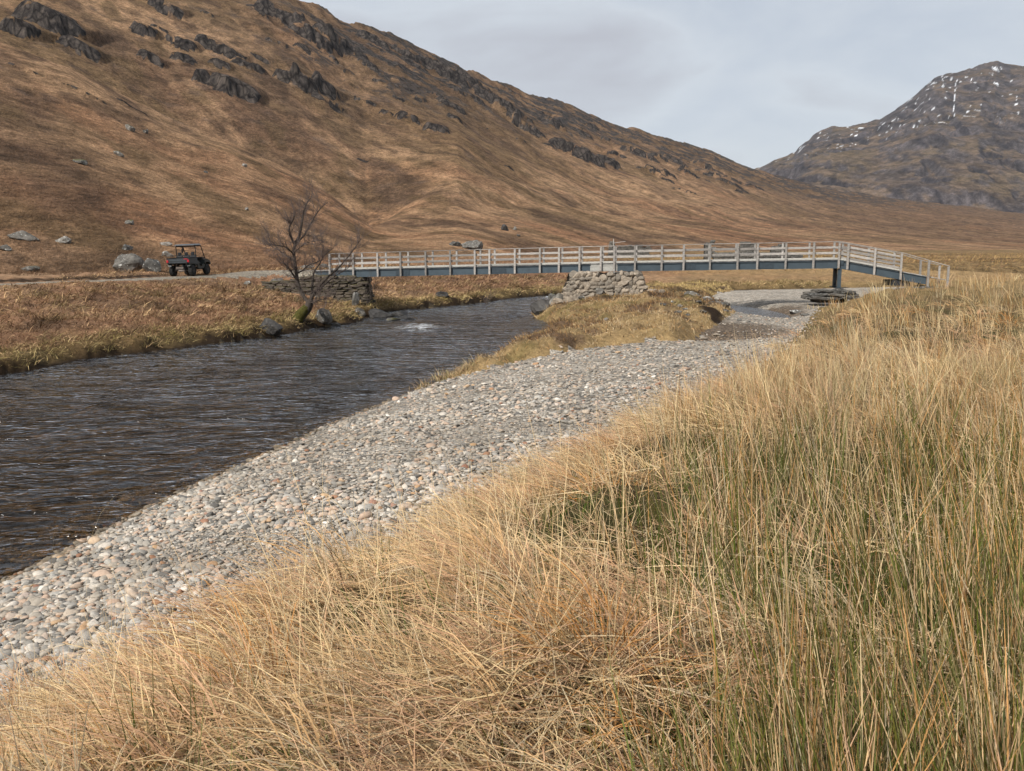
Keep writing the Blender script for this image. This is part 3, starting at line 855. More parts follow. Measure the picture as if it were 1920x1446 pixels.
MC = mixv(MC, lin(114, 98, 76) * K, ss(0.0, 0.4, fbm(xm, ym, 260, 3, 845)) * 0.6)
mrock = ss(0.06, 0.19, slope + 0.09 * mbf + 0.05 * mb + 0.05 * (tm - 0.5))
MC = mixv(MC, mixv(np.tile(lin(96, 90, 92) * K, (len(xm), 1)), np.tile(lin(60, 58, 64) * K, (len(xm), 1)), ss(-0.15, 0.3, fbm(xm, zm * 0.25, 22, 3, 851))), mrock * 0.92)
snow = ss(0.50, 0.55, fbm(xm * 0.6 + ym * 0.4, (ym - 0.4 * xm) * 0.8, 14, 2, 861) + 0.25 * fbm(xm, ym, 250, 2, 866) + 0.08 * (tm - 0.75)) * ss(0.55, 0.72, tm)
snow = np.maximum(snow, ss(0.44, 0.48, fbm(xm * 1.0, ym * 0.3, 24, 2, 871)) * ss(0.55, 0.7, tm) * ss(0.0, 0.3, fbm(xm, ym, 300, 2, 875)))
gq = np.interp(tm, [0.6, 0.75, 0.85, 0.95], [ray(1789, 230)[0], ray(1787, 215)[0], ray(1790, 170)[0], ray(1796, 150)[0]])
snow = np.maximum(snow, (np.abs(MQ.ravel() - gq) < 0.0005) * (fbm(xm, ym, 40, 2, 879) > -0.15) * ss(0.62, 0.66, tm) * ss(0.97, 0.93, tm))
MC = mixv(MC, np.array([0.74, 0.76, 0.8]), snow)
mi = np.arange(MX.size).reshape(MX.shape)
mquads = np.stack([mi[:-1, :-1], mi[:-1, 1:], mi[1:, 1:], mi[1:, :-1]], -1).reshape(-1, 4)
tag(link('mountain', np_mesh('mountain', MV, mquads, MC, True), M['mount']), kind='structure')
# ------------------------------------------------------------------ shingle: pebbles
def ico(sub):
    bm = bmesh.new(); bmesh.ops.create_icosphere(bm, subdivisions=sub, radius=1.0)
    v = np.array([p.co[:] for p in bm.verts]); f = np.array([[w.index for w in fc.verts] for fc in bm.faces])
    bm.free()
    return v, f


ICO = {k: ico(k) for k in (1, 2, 3, 4)}


def rock_mesh(name, seed, sub=3, planes=14, box=False, lump=0.10, size=(1, 1, 1), smooth=False, lo=0.62):
    r = np.random.default_rng(seed)
    d, f = ICO[sub]
    n = r.normal(size=(planes, 3)); n /= np.linalg.norm(n, axis=1, keepdims=True)
    h = r.uniform(lo, 1.0, planes)
    if box:
        n = np.concatenate([n, np.eye(3), -np.eye(3)]); h = np.concatenate([h * 1.35, r.uniform(0.72, 0.85, 6)])
    dots = d @ n.T
    rad = np.min(np.where(dots > 0.05, h / np.maximum(dots, 0.05), 9), axis=1)
    rad = np.minimum(rad, 1.25)
    v = d * rad[:, None]
    nz = fbm(v[:, 0] * 1.0 + v[:, 2] * 0.7 + seed, v[:, 1] - v[:, 2] * 0.6, 0.8, 5, seed % 50, 0.62)
    v = v * (1 + lump * nz)[:, None] * np.array(size)
    return np_mesh(name, v, f, None, smooth)


PEB = []
pebcol = bpy.data.collections.new('pebble_shapes')
for i in range(8):
    me = rock_mesh('pebble_shape', 900 + i, 2, 9, False, 0.06, (1.0, random.uniform(0.62, 0.95), random.uniform(0.30, 0.52)), True, 0.68)
    me.materials.append(M['pebble'])
    o = bpy.data.objects.new('pebble_shape_%d' % i, me); pebcol.objects.link(o); PEB.append(me)


def sample_y(n, a, b, p):
    r = rng.random(n)
    return (a ** -p + r * (b ** -p - a ** -p)) ** (-1 / p)


n_p = 240000
py = sample_y(n_p, 4.0, 44.0, 1.0); pq = rng.uniform(-0.78, 0.62, n_p); px = pq * py
zz, inf = height(px, py, full=True)
mudm = np.maximum(np.exp(-(((px - POOL2[0] - 0.6) / 2.6) ** 2 + ((py - POOL2[1] - 2.6) / 3.2) ** 2)), np.exp(-(((px - POOLC[0]) / 2.4) ** 2 + ((py - POOLC[1] + 0.8) / 3.4) ** 2)))
ok = (~inf['lf']) & (inf['sr'] > -2.4 * (py < 24)) & (inf['si'] > -0.1) & (inf['sg'] > -0.35) & ~((inf['sr'] < -0.1) & (rng.random(n_p) < 0.45)) & (rng.random(n_p) > mudm * 0.95)
px, py, zz = px[ok], py[ok], zz[ok]
psz = np.exp(rng.normal(math.log(0.032), 0.60, len(px))) * (0.52 + py * 0.031)
psz = np.clip(psz * 0.78, 0.010, 0.066)
fine = fbm(px, py, 3.0, 2, 950) > 0.12                     # streaks of finer gravel
psz = np.where(fine, psz * 0.60, psz) * np.where(rng.random(len(px)) < 0.04, 1.5, 1.0)
ptilt = rng.normal(0, 0.28, (len(px), 2)); prz = rng.uniform(0, 2 * np.pi, len(px))
app = psz / py
big = np.argsort(-app)
inview = np.abs(px / py) < 0.575
big = big[inview[big] & (zz[big] > 0.02)][:300]
mask = np.ones(len(px), bool); mask[big] = False
for i in big:
    s_ = psz[i]
    o = link('pebble', PEB[i % 8], None, shingle, (px[i], py[i], zz[i] + s_ * 0.22), (ptilt[i, 0], ptilt[i, 1], prz[i]))
    o.scale = (s_, s_, s_)
# the rest: too many to count, one scattered object
pts = np.stack([px, py, zz + psz * 0.20], -1)[mask]
pme = bpy.data.meshes.new('gravel')
pme.vertices.add(len(pts)); pme.vertices.foreach_set('co', pts.astype(np.float32).ravel())
at_r = pme.attributes.new('rot', 'FLOAT_VECTOR', 'POINT')
at_r.data.foreach_set('vector', np.stack([ptilt[mask, 0], ptilt[mask, 1], prz[mask]], -1).astype(np.float32).ravel())
at_s = pme.attributes.new('siz', 'FLOAT', 'POINT'); at_s.data.foreach_set('value', psz[mask].astype(np.float32))
at_i = pme.attributes.new('idx', 'INT', 'POINT'); at_i.data.foreach_set('value', rng.integers(0, 8, mask.sum()).astype(np.int32))
gravel = tag(link('gravel', pme), kind='stuff')
gn = bpy.data.node_groups.new('scatter_pebbles', 'GeometryNodeTree')
gn.interface.new_socket('Geometry', in_out='INPUT', socket_type='NodeSocketGeometry')
gn.interface.new_socket('Geometry', in_out='OUTPUT', socket_type='NodeSocketGeometry')
gi = gn.nodes.new('NodeGroupInput'); go = gn.nodes.new('NodeGroupOutput')
ip = gn.nodes.new('GeometryNodeInstanceOnPoints'); ci = gn.nodes.new('GeometryNodeCollectionInfo')
ci.inputs['Collection'].default_value = pebcol; ci.inputs['Separate Children'].default_value = True; ci.inputs['Reset Children'].default_value = True


def named(nm, typ):
    n = gn.nodes.new('GeometryNodeInputNamedAttribute'); n.data_type = typ; n.inputs['Name'].default_value = nm
    return n.outputs['Attribute']


e2r = gn.nodes.new('FunctionNodeEulerToRotation')
gn.links.new(named('rot', 'FLOAT_VECTOR'), e2r.inputs[0])
gn.links.new(gi.outputs[0], ip.inputs['Points']); gn.links.new(ci.outputs[0], ip.inputs['Instance'])
ip.inputs['Pick Instance'].default_value = True
gn.links.new(named('idx', 'INT'), ip.inputs['Instance Index'])
gn.links.new(e2r.outputs[0], ip.inputs['Rotation']); gn.links.new(named('siz', 'FLOAT'), ip.inputs['Scale'])
gn.links.new(ip.outputs[0], go.inputs[0])
gmod = gravel.modifiers.new('scatter', 'NODES'); gmod.node_group = gn

# ------------------------------------------------------------------ grass, rushes, bracken
def blades(P, az, pitch, bend, length, width, c0, c1, K=3, psi=None, power=1.25):
    n = len(P)
    if psi is None: psi = rng.normal(0, 0.7, n)
    s = np.linspace(0, 1, K + 1)
    pos = np.zeros((n, K + 1, 3)); pos[:, 0] = P
    ca, sa = np.cos(az), np.sin(az)
    ths = []
    for k in range(K):
        th = pitch - bend * ((k + 0.5) / K) ** power
        dl = (length / K)
        pos[:, k + 1, 0] = pos[:, k, 0] + np.cos(th) * ca * dl
        pos[:, k + 1, 1] = pos[:, k, 1] + np.cos(th) * sa * dl
        pos[:, k + 1, 2] = pos[:, k, 2] + np.sin(th) * dl
        ths.append(th)
    th = pitch
    side = np.stack([-sa * np.cos(psi) - np.sin(th) * ca * np.sin(psi), ca * np.cos(psi) - np.sin(th) * sa * np.sin(psi), np.cos(th) * np.sin(psi)], -1)
    wk = (1 - s ** 2.2) * 0.92 + 0.08
    off = side[:, None, :] * (width[:, None] * 0.5 * wk[None, :])[:, :, None]
    Vv = np.stack([pos - off, pos + off], 2).reshape(n, -1, 3)
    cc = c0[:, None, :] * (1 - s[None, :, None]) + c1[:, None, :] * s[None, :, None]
    Cc = np.repeat(cc, 2, axis=1)
    base = (np.arange(n) * (2 * (K + 1)))[:, None]
    fl = []
    for k in range(K):
        a = 2 * k
        fl.append(np.concatenate([base + a, base + a + 1, base + a + 3, base + a + 2], 1))
    Ff = np.stack(fl, 1).reshape(-1, 4)
    return Vv.reshape(-1, 3), Ff, Cc.reshape(-1, 3)


def join_blades(name, parts, label=None):
    vo = 0; V_, F_, C_ = [], [], []
    for v, f, c in parts:
        V_.append(v); F_.append(f + vo); C_.append(c); vo += len(v)
    me = np_mesh(name, np.concatenate(V_), np.concatenate(F_), np.clip(np.concatenate(C_), 0.004, 0.9), False)
    o = link(name, me, M['blade'])
    return tag(o, label, None, None, 'stuff')


def pal(n, cols, wts, jit=0.12):
    cols = np.array(cols); idx = rng.choice(len(cols), n, p=np.array(wts) / sum(wts))
    return cols[idx] * (1 + rng.normal(0, jit, (n, 1)))


KG = 0.87
PST = lin(234, 208, 162) * KG; TN = lin(216, 181, 137) * KG; PNK = lin(210, 171, 138) * KG; GYT = lin(204, 186, 156) * KG; ORG = lin(202, 152, 98) * KG
GRN = lin(84, 108, 36) * KG; DGR = lin(46, 70, 22) * KG; OLG = lin(150, 142, 98) * KG; RDB = lin(150, 116, 92) * KG; DKB = lin(110, 84, 66) * KG


def right_pts(n, y0, y1, p, qa=-0.85, qb=0.80, edge=0.1):
    y = sample_y(n, y0, y1, p); x = rng.uniform(qa, qb, n) * (y + 0.6)
    z, f_ = height(x, y, full=True)
    k = (f_['sg'] < edge) & (~f_['lf'])
    return x[k], y[k], z[k], f_['sg'][k]


def tufted(n_tuft, per, y0, y1, p, spread):
    tx_, ty_, tz_, tg = right_pts(n_tuft, y0, y1, p)
    m = len(tx_)
    idx = np.repeat(np.arange(m), per)
    r = np.abs(rng.normal(0, 1, len(idx))) * spread * (0.6 + ty_[idx] * 0.05); a = rng.uniform(0, 2 * np.pi, len(idx))
    x = tx_[idx] + r * np.cos(a); y = ty_[idx] + r * np.sin(a)
    z = tz_[idx]
    return x, y, z, a, idx, m


def rushy(x, y):
    """where rushes stand thick"""
    q = x / np.maximum(y, 0.5)
    return ss(0.10, 0.30, q + 0.25 * fbm(x, y, 1.6, 2, 711)) * ss(13, 7, y)


gr = []


def tussocks(n_t, per, y0, y1, p, R0, R1, H0, H1, Lr, wid, pal_c, pal_w, keepf=None):
    """mounds of grass whose blades spill from the crown outwards and down"""
    tx_, ty_, tz_, tg = right_pts(n_t, y0, y1, p)
    if keepf is not None:
        k = rng.random(len(tx_)) < keepf(tx_, ty_)
        tx_, ty_, tz_ = tx_[k], ty_[k], tz_[k]
    m = len(tx_); i = np.repeat(np.arange(m), per); n = len(i)
    R = rng.uniform(R0, R1, m)[i]; Hh = rng.uniform(H0, H1, m)[i]
    rr = np.sqrt(rng.random(n)); a = rng.uniform(0, 2 * np.pi, n)
    x = tx_[i] + R * rr * np.cos(a); y = ty_[i] + R * rr * np.sin(a)
    z = tz_[i] + Hh * (1 - rr ** 2) * 0.75
    wind = (math.pi * 0.95 + 1.5 * fbm(tx_, ty_, 3.0, 2, 701) + rng.normal(0, 0.5, m))[i]
    ww = rng.uniform(0.35, 1.0, m)[i]
    az = np.arctan2(np.sin(a) * rr + ww * np.sin(wind), np.cos(a) * rr + ww * np.cos(wind)) + rng.normal(0, 0.22, n)
    pit = np.radians(62 - 42 * rr + rng.normal(0, 10, n))
    bnd = rng.uniform(0.8, 1.7, n) - 0.3 * rr
    L = rng.uniform(*Lr, n) * (0.70 + 0.45 * rng.random(m)[i])
    W = (wid + 0.00024 * y) * rng.uniform(0.7, 1.35, n)
    tcol = pal(m, pal_c, pal_w, 0.10)[i]
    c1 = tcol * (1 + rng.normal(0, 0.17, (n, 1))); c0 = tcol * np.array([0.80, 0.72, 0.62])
    return blades(np.stack([x, y, z - 0.02], -1), az, pit, bnd, L, W, c0, c1, 3)


PALS = ([PST, TN, PNK, GYT, ORG], [3, 4, 3.2, 2.0, 0.6])
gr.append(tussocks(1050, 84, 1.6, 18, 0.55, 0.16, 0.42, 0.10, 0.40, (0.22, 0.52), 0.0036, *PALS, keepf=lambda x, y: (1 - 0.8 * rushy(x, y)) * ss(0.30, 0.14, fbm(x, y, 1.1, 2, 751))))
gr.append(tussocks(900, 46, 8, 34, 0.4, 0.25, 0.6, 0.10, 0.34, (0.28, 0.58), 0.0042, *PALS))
# rough grass between the mounds
x, y, z, a, idx, m = tufted(2000, 17, 1.5, 17, 0.7, 0.10)
flow = math.pi + 2.2 * fbm(x, y, 2.4, 2, 701) + rng.normal(0, 0.7, m)[idx]
wgt = 0.3 + 0.5 * rng.random(m)[idx]
az = np.arctan2(np.sin(flow) * wgt + np.sin(a) * (1 - wgt), np.cos(flow) * wgt + np.cos(a) * (1 - wgt)) + rng.normal(0, 0.3, len(x))
pit = np.radians(rng.normal(54, 17, len(x))); bnd = rng.uniform(0.5, 1.6, len(x))
L = rng.uniform(0.18, 0.46, len(x)) * (0.75 + 0.5 * rng.random(m)[idx])
W = (0.0032 + 0.00026 * y) * rng.uniform(0.7, 1.3, len(x))
tc_i = pal(m, [PST, TN, PNK, GYT, OLG, DKB * 1.3], [3, 4, 3, 1.6, 0.6, 0.7], 0.14)[idx]
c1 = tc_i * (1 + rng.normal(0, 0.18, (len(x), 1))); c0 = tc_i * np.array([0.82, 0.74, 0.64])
keep = rng.random(len(x)) > np.maximum(0.8 * rushy(x, y), 0.9 * ss(0.16, 0.28, fbm(x, y, 1.1, 2, 751)))
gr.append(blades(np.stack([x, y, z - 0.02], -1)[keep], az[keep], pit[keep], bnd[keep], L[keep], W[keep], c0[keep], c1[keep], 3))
# dead litter criss-crossing low down
x, y, z, sg_ = right_pts(26000, 1.6, 12, 0.8)
k = rng.random(len(x)) > 0.8 * ss(0.16, 0.28, fbm(x, y, 1.1, 2, 751))
x, y, z = x[k], y[k], z[k]
n = len(x)
gr.append(blades(np.stack([x, y, z + rng.uniform(0.02, 0.2, n)], -1), rng.uniform(0, 6.28, n), rng.normal(0.15, 0.3, n), rng.uniform(0, 0.5, n), rng.uniform(0.15, 0.4, n), (0.0032 + 0.00025 * y) * rng.uniform(0.7, 1.3, n),
                 pal(n, [GYT, TN, PNK, PST], [3, 3, 2, 2]) * 0.9, pal(n, [GYT, TN, PNK, PST], [3, 3, 2, 2]), 2))
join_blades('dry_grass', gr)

# upright straw further off
gr = []
x, y, z, a, idx, m = tufted(7600, 12, 4.5, 62, 0.45, 0.12)
qq_ = x / y
kp = rng.random(m)[idx] * (0.35 + 0.65 * (y < 40)) < np.clip(ss(5, 15, y) * ss(-0.35, 0.15, qq_ + 0.02 * (y - 12)) + 0.10 * rushy(x, y) + 0.06, 0, 1) * (1 - 0.75 * ss(0.05, 0.3, fbm(x, y, 2.6, 2, 761)))
x, y, z, a, idx = x[kp], y[kp], z[kp], a[kp], idx[kp]
n = len(x)
edge_k = sdf(GRASS, x, y)
hn = 0.75 + 0.6 * ss(-0.3, 0.4, fbm(x, y, 3.5, 2, 721))
low = ss(0.0, 1.8, -edge_k)
L = rng.uniform(0.28, 0.74, n) * hn * (0.30 + 0.70 * low) * (0.85 + 0.3 * ss(4, 10, y))
az = np.where(rng.random(n) < 0.6, math.pi + rng.normal(0, 0.9, n), a)
tint = fbm(x, y, 5.0, 3, 731)
ci_ = pal(m, [PST, TN, PNK, ORG, GYT], [3.2, 4, 1.6, 1.4, 1.2], 0.09)[idx]
ci_ = mixv(ci_, np.tile(OLG, (n, 1)), ss(0.12, 0.4, tint) * 0.55 * (rng.random(n) < 0.8))
c1 = ci_ * (1 + rng.normal(0, 0.14, (n, 1))); c0 = mixv(ci_ * 0.85, np.tile(OLG * 0.8, (n, 1)), np.full(n, 0.35))
gr.append(blades(np.stack([x, y, z - 0.02], -1), az, np.radians(rng.normal(76, 9, n)), rng.uniform(0.1, 0.7, n), L, (0.0030 + 0.00032 * y) * rng.uniform(0.7, 1.5, n), c0, c1, 2))
# tall pale seed stalks
x, y, z, sg_ = right_pts(2600, 2.6, 40, 0.35, edge=-1.1)
n = len(x)
gr.append(blades(np.stack([x, y, z], -1), math.pi * 0.9 + rng.normal(0, 1.3, n), np.radians(rng.normal(74, 10, n)), rng.uniform(0.0, 0.45, n), rng.uniform(0.5, 0.9, n), (0.0028 + 0.00022 * y),
                 pal(n, [PST, TN], [3, 2]), pal(n, [PST, GYT], [3, 1]) * 1.05, 3))
# two long lone stalks over the shingle
P_ = np.array([at(165, 1190, 1.15), at(90, 1200, 1.15), at(312, 1150, 1.2)])
gr.append(blades(P_, np.array([0.3, 0.4, 0.5]), np.radians([88, 84, 82]), np.array([1.2, 0.1, 0.1]), np.array([1.25, 0.9, 0.5]), np.full(3, 0.004), np.tile(PST, (3, 1)), np.tile(PST, (3, 1)), 8, power=3.0))
join_blades('tall_straw', gr)

# rushes: stiff round stems, green low down, brown and straw above
gr = []
cx_, cy_, cz_, _g = right_pts(3000, 1.7, 13, 0.85, edge=-0.5)
k = rng.random(len(cx_)) < 0.03 + 0.70 * rushy(cx_, cy_) + 0.5 * (fbm(cx_, cy_, 1.1, 2, 741) > 0.42)
cx_, cy_, cz_ = cx_[k], cy_[k], cz_[k]
per = 14
idx = np.repeat(np.arange(len(cx_)), per)
n = len(idx)
r = np.abs(rng.normal(0, 0.085, n)); a = rng.uniform(0, 2 * np.pi, n)
x = cx_[idx] + r * np.cos(a); y = cy_[idx] + r * np.sin(a); z = cz_[idx]
thick = rushy(cx_, cy_)[idx]
L = rng.uniform(0.30, 0.80, n) * (0.70 + 0.28 * thick) * (0.85 + 0.3 * rng.random(len(cx_))[idx])
lean = math.pi + rng.normal(0, 0.8, n)
az = np.where(rng.random(n) < 0.55, lean, a)
pit = np.radians(np.clip(rng.normal(78, 8, n), 40, 90))
green = rng.random(n) < (0.62 + 0.25 * (1 - thick))
gsh = pal(n, [GRN, DGR, OLG], [3, 4, 0.6]); bsh = pal(n, [ORG, TN, PNK, GYT, PST], [4.5, 4, 2, 0.8, 1.0])
c0 = np.where(green[:, None], gsh * 0.8, bsh * 0.55 + 0.35 * gsh); c1 = np.where(green[:, None], gsh * 0.75 + bsh * 0.22, bsh * 1.08)
gr.append(blades(np.stack([x, y, z - 0.03], -1), az, pit, rng.uniform(0.0, 0.28, n), L, (0.0058 + 0.00018 * y) * rng.uniform(0.7, 1.25, n), c0, c1, 3, rng.uniform(-1.3, 1.3, n)))
# green blades in the hollows
x, y, z, _g = right_pts(36000, 1.7, 14, 0.8)
k = (fbm(x, y, 1.1, 2, 751) > 0.16) | (rng.random(len(x)) < 0.8 * rushy(x, y))
x, y, z = x[k], y[k], z[k]; n = len(x)
gr.append(blades(np.stack([x, y, z - 0.02], -1), rng.uniform(0, 6.28, n), np.radians(rng.normal(60, 15, n)), rng.uniform(0.2, 1.2, n), rng.uniform(0.12, 0.36, n), (0.0040 + 0.00022 * y),
                 pal(n, [GRN, DGR, OLG], [3, 5, 1]) * 0.75, pal(n, [GRN, OLG, DGR], [4, 1.5, 4]), 2))
join_blades('rushes', gr)


def area_pts(n, xa, xb, ya, yb, test):
    x = rng.uniform(xa, xb, n); y = rng.uniform(ya, yb, n)
    z, f_ = height(x, y, full=True)
    k = test(x, y, f_)
    return x[k], y[k], z[k], {kk: vv[k] for kk, vv in f_.items()}


# bracken and moor grass on the far bank
gr = []
x, y, z, f_ = area_pts(330000, -38, 12, 24, 80, lambda x, y, f: f['lf'] & (f['sr'] > 1.1) & (f['sr'] < 16) & (f['track'] > 1.9) & (np.abs(x / y) < 0.66) & (rng.random(len(x)) < 1.15 - 0.011 * y))
n = len(x)
nA_ = fbm(x, y, 4.5, 3, 401); nB_ = fbm(x, y, 1.3, 3, 411); nC_ = fbm(x, y, 12, 3, 421)
c = mixv(np.tile(lin(174, 144, 112), (n, 1)), np.tile(RDB, (n, 1)), ss(-0.2, 0.3, nA_ + rng.normal(0, 0.15, n)))
nD_ = fbm(x, y, 2.2, 3, 431)
c = mixv(c, np.tile(TN, (n, 1)), ss(-0.15, 0.3, nC_ + 0.4 * nB_ + rng.normal(0, 0.2, n)) * 0.8)
c = mixv(c, np.tile(OLG * 0.85, (n, 1)), ss(0.12, 0.4, nB_ + 0.3 * nA_) * 0.55)
c = mixv(c, np.tile(TN * 1.0, (n, 1)), ss(8, 15, f_['sr'] + 4 * nC_) * 0.6)
c = mixv(c, np.tile(DKB * 0.8, (n, 1)), np.maximum((rng.random(n) < 0.18) * 0.8, ss(0.12, 0.32, nD_) * 0.75))
c *= np.clip(1 + rng.normal(0, 0.30, (n, 1)), 0.35, 1.8)
gr.append(blades(np.stack([x, y, z - 0.02], -1), -0.5 + rng.normal(0, 1.2, n), np.radians(rng.normal(48, 16, n)), rng.uniform(0.4, 1.6, n), rng.uniform(0.20, 0.55, n) * (0.55 + 0.8 * ss(-0.2, 0.4, nB_)) * (0.35 + 0.65 * ss(1.5, 6, f_['track'])),
                 (0.010 + 0.00042 * y) * rng.uniform(0.6, 1.5, n), c * 0.8, c * 1.08, 2))
join_blades('bracken', gr)

# shaggy turf hanging over the bank
gr = []
x, y, z, f_ = area_pts(420000, -19, 30, 22, 90, lambda x, y, f: f['lf'] & (f['sr'] > 0.05) & (f['sr'] < 1.9) & (np.abs(x / y) < 0.66) & (rng.random(len(x)) < 0.95 - 0.006 * y))
n = len(x)
nB_ = fbm(x, y, 1.1, 2, 771)
c = mixv(np.tile(lin(192, 170, 122), (n, 1)), np.tile(lin(138, 124, 80), (n, 1)), ss(-0.2, 0.3, nB_ + rng.normal(0, 0.2, n)))
c = mixv(c, np.tile(lin(84, 72, 46), (n, 1)), ss(0.15, 0.35, fbm(x, y, 2.4, 2, 775)) * 0.8)
c = mixv(c, np.tile(TN, (n, 1)), (rng.random(n) < 0.25) * 0.8)
c *= np.clip(1 + rng.normal(0, 0.24, (n, 1)), 0.4, 1.7)
zk = (z > 0.10) & (f_['sr'] > 0.05 + 1.5 * np.maximum(0, fbm(x, y, 1.7, 2, 777) - 0.08))
gr.append(blades(np.stack([x, y, z], -1)[zk], (-0.45 + rng.normal(0, 1.5, n))[zk], np.radians(rng.normal(46, 18, n))[zk], rng.uniform(0.5, 1.8, n)[zk], (rng.uniform(0.16, 0.42, n) * (0.7 + 0.6 * ss(-0.2, 0.3, nB_)))[zk],
                 ((0.009 + 0.00036 * y) * rng.uniform(0.6, 1.4, n))[zk], (c * 0.85)[zk], (c * 1.05)[zk], 2))
join_blades('bank_turf', gr)

# island: straw, heather and moss-green tufts
gr = []
x, y, z, f_ = area_pts(110000, -3.5, 19, 25, 73, lambda x, y, f: (~f['lf']) & (f['si'] < -0.02 - 0.35 * np.maximum(0, fbm(x, y, 0.8, 2, 779))) & ~((fbm(x, y, 1.7, 3, 443) > 0.16) & (fbm(x, y, 6.0, 2, 447) + 0.25 * ss(3, 10, x) > 0.16)) & ~((x > 3.0) & (x < 7.8) & (y > 49.6) & (y < 52.6)))
n = len(x)
nA_ = fbm(x, y, 4.5, 3, 401); nB_ = fbm(x, y, 1.3, 3, 411); nC_ = fbm(x, y, 12, 3, 421)
c = mixv(np.tile(lin(186, 164, 130), (n, 1)), np.tile(DKB * 0.8, (n, 1)), ss(-0.05, 0.18, nA_ + 0.8 * nB_ + rng.normal(0, 0.1, n)) * 0.9)
c = mixv(c, np.tile(lin(124, 114, 72), (n, 1)), ss(0.15, 0.4, -nB_ + 0.4 * nC_) * 0.75)
c = mixv(c, np.tile(lin(170, 132, 88), (n, 1)), (rng.random(n) < 0.3) * 0.8)
c = mixv(c, np.tile(lin(192, 168, 116), (n, 1)), ss(53, 58, y) * 0.8)
c *= np.clip(1 + rng.normal(0, 0.26, (n, 1)), 0.4, 1.8)
dk_ = ss(0.12, 0.4, nA_ + 0.5 * nB_)
gr.append(blades(np.stack([x, y, z - 0.01], -1), 2.6 + rng.normal(0, 1.6, n), np.radians(rng.normal(58, 16, n)), rng.uniform(0.3, 1.5, n), rng.uniform(0.08, 0.24, n) * (1 + 0.7 * dk_), (0.008 + 0.00034 * y) * rng.uniform(0.6, 1.4, n), c * 0.82, c * 1.06, 2))
for (u_, v_, n_, sp_) in ((838, 706, 260, 0.22), (862, 698, 200, 0.25), (885, 690, 180, 0.25), (795, 724, 90, 0.12), (925, 672, 200, 0.3)):
    b_ = at(u_, v_, 0.12); nn = n_
    xx = b_[0] + rng.normal(0, sp_, nn); yy = b_[1] + rng.normal(0, sp_, nn); zz_ = np.maximum(height(xx, yy), 0.03)
    cc_ = pal(nn, [TN, OLG, PST, DKB], [3, 2.5, 1.5, 1], 0.2)
    gr.append(blades(np.stack([xx, yy, zz_ - 0.02], -1), rng.uniform(0, 6.28, nn), np.radians(rng.normal(62, 16, nn)), rng.uniform(0.3, 1.4, nn), rng.uniform(0.15, 0.42, nn), rng.uniform(0.008, 0.016, nn), cc_ * 0.8, cc_, 2))
join_blades('island_grass', gr)

# tufts on the foot of the hill and on the moor
gr = []
n0 = 95000
y = sample_y(n0, 58, 210, 0.6); x = rng.uniform(-0.66, 0.66, n0) * y
z, f_ = height(x, y, full=True)
k = f_['lf'] & (f_['sr'] > 6) & (f_['track'] > 1.3)
x, y, z = x[k], y[k], z[k]; n = len(x)
fr2_ = np.clip((np.log(y) - f_['rb'][k]) / (f_['rr'][k] - f_['rb'][k]), 0, 1)
c = hill_cols(x, y, z, x / y, fr2_) * 1.18
c = mixv(c, np.tile(lin(190, 160, 104), (n, 1)), ss(0.1, 0.2, x / y) * (rng.random(n) < 0.6) * 0.7)
c *= (1 + rng.normal(0, 0.22, (n, 1)))
gr.append(blades(np.stack([x, y, z - 0.03], -1), -0.6 + rng.normal(0, 1.2, n), np.radians(rng.normal(50, 15, n)), rng.uniform(0.3, 1.2, n), rng.uniform(0.25, 0.6, n), (0.010 + 0.00030 * y) * rng.uniform(0.7, 1.4, n), c * 0.9, c * 1.05, 1))
join_blades('moor_grass', gr)
# ------------------------------------------------------------------ solid builders
def box_geo(cx, cy, cz, sx, sy, sz):
    v = np.array([(x, y, z) for x in (-1, 1) for y in (-1, 1) for z in (-1, 1)], float) * 0.5 * np.array((sx, sy, sz)) + np.array((cx, cy, cz))
    f = [(0, 1, 3, 2), (4, 6, 7, 5), (0, 4, 5, 1), (2, 3, 7, 6), (0, 2, 6, 4), (1, 5, 7, 3)]
    return v, f


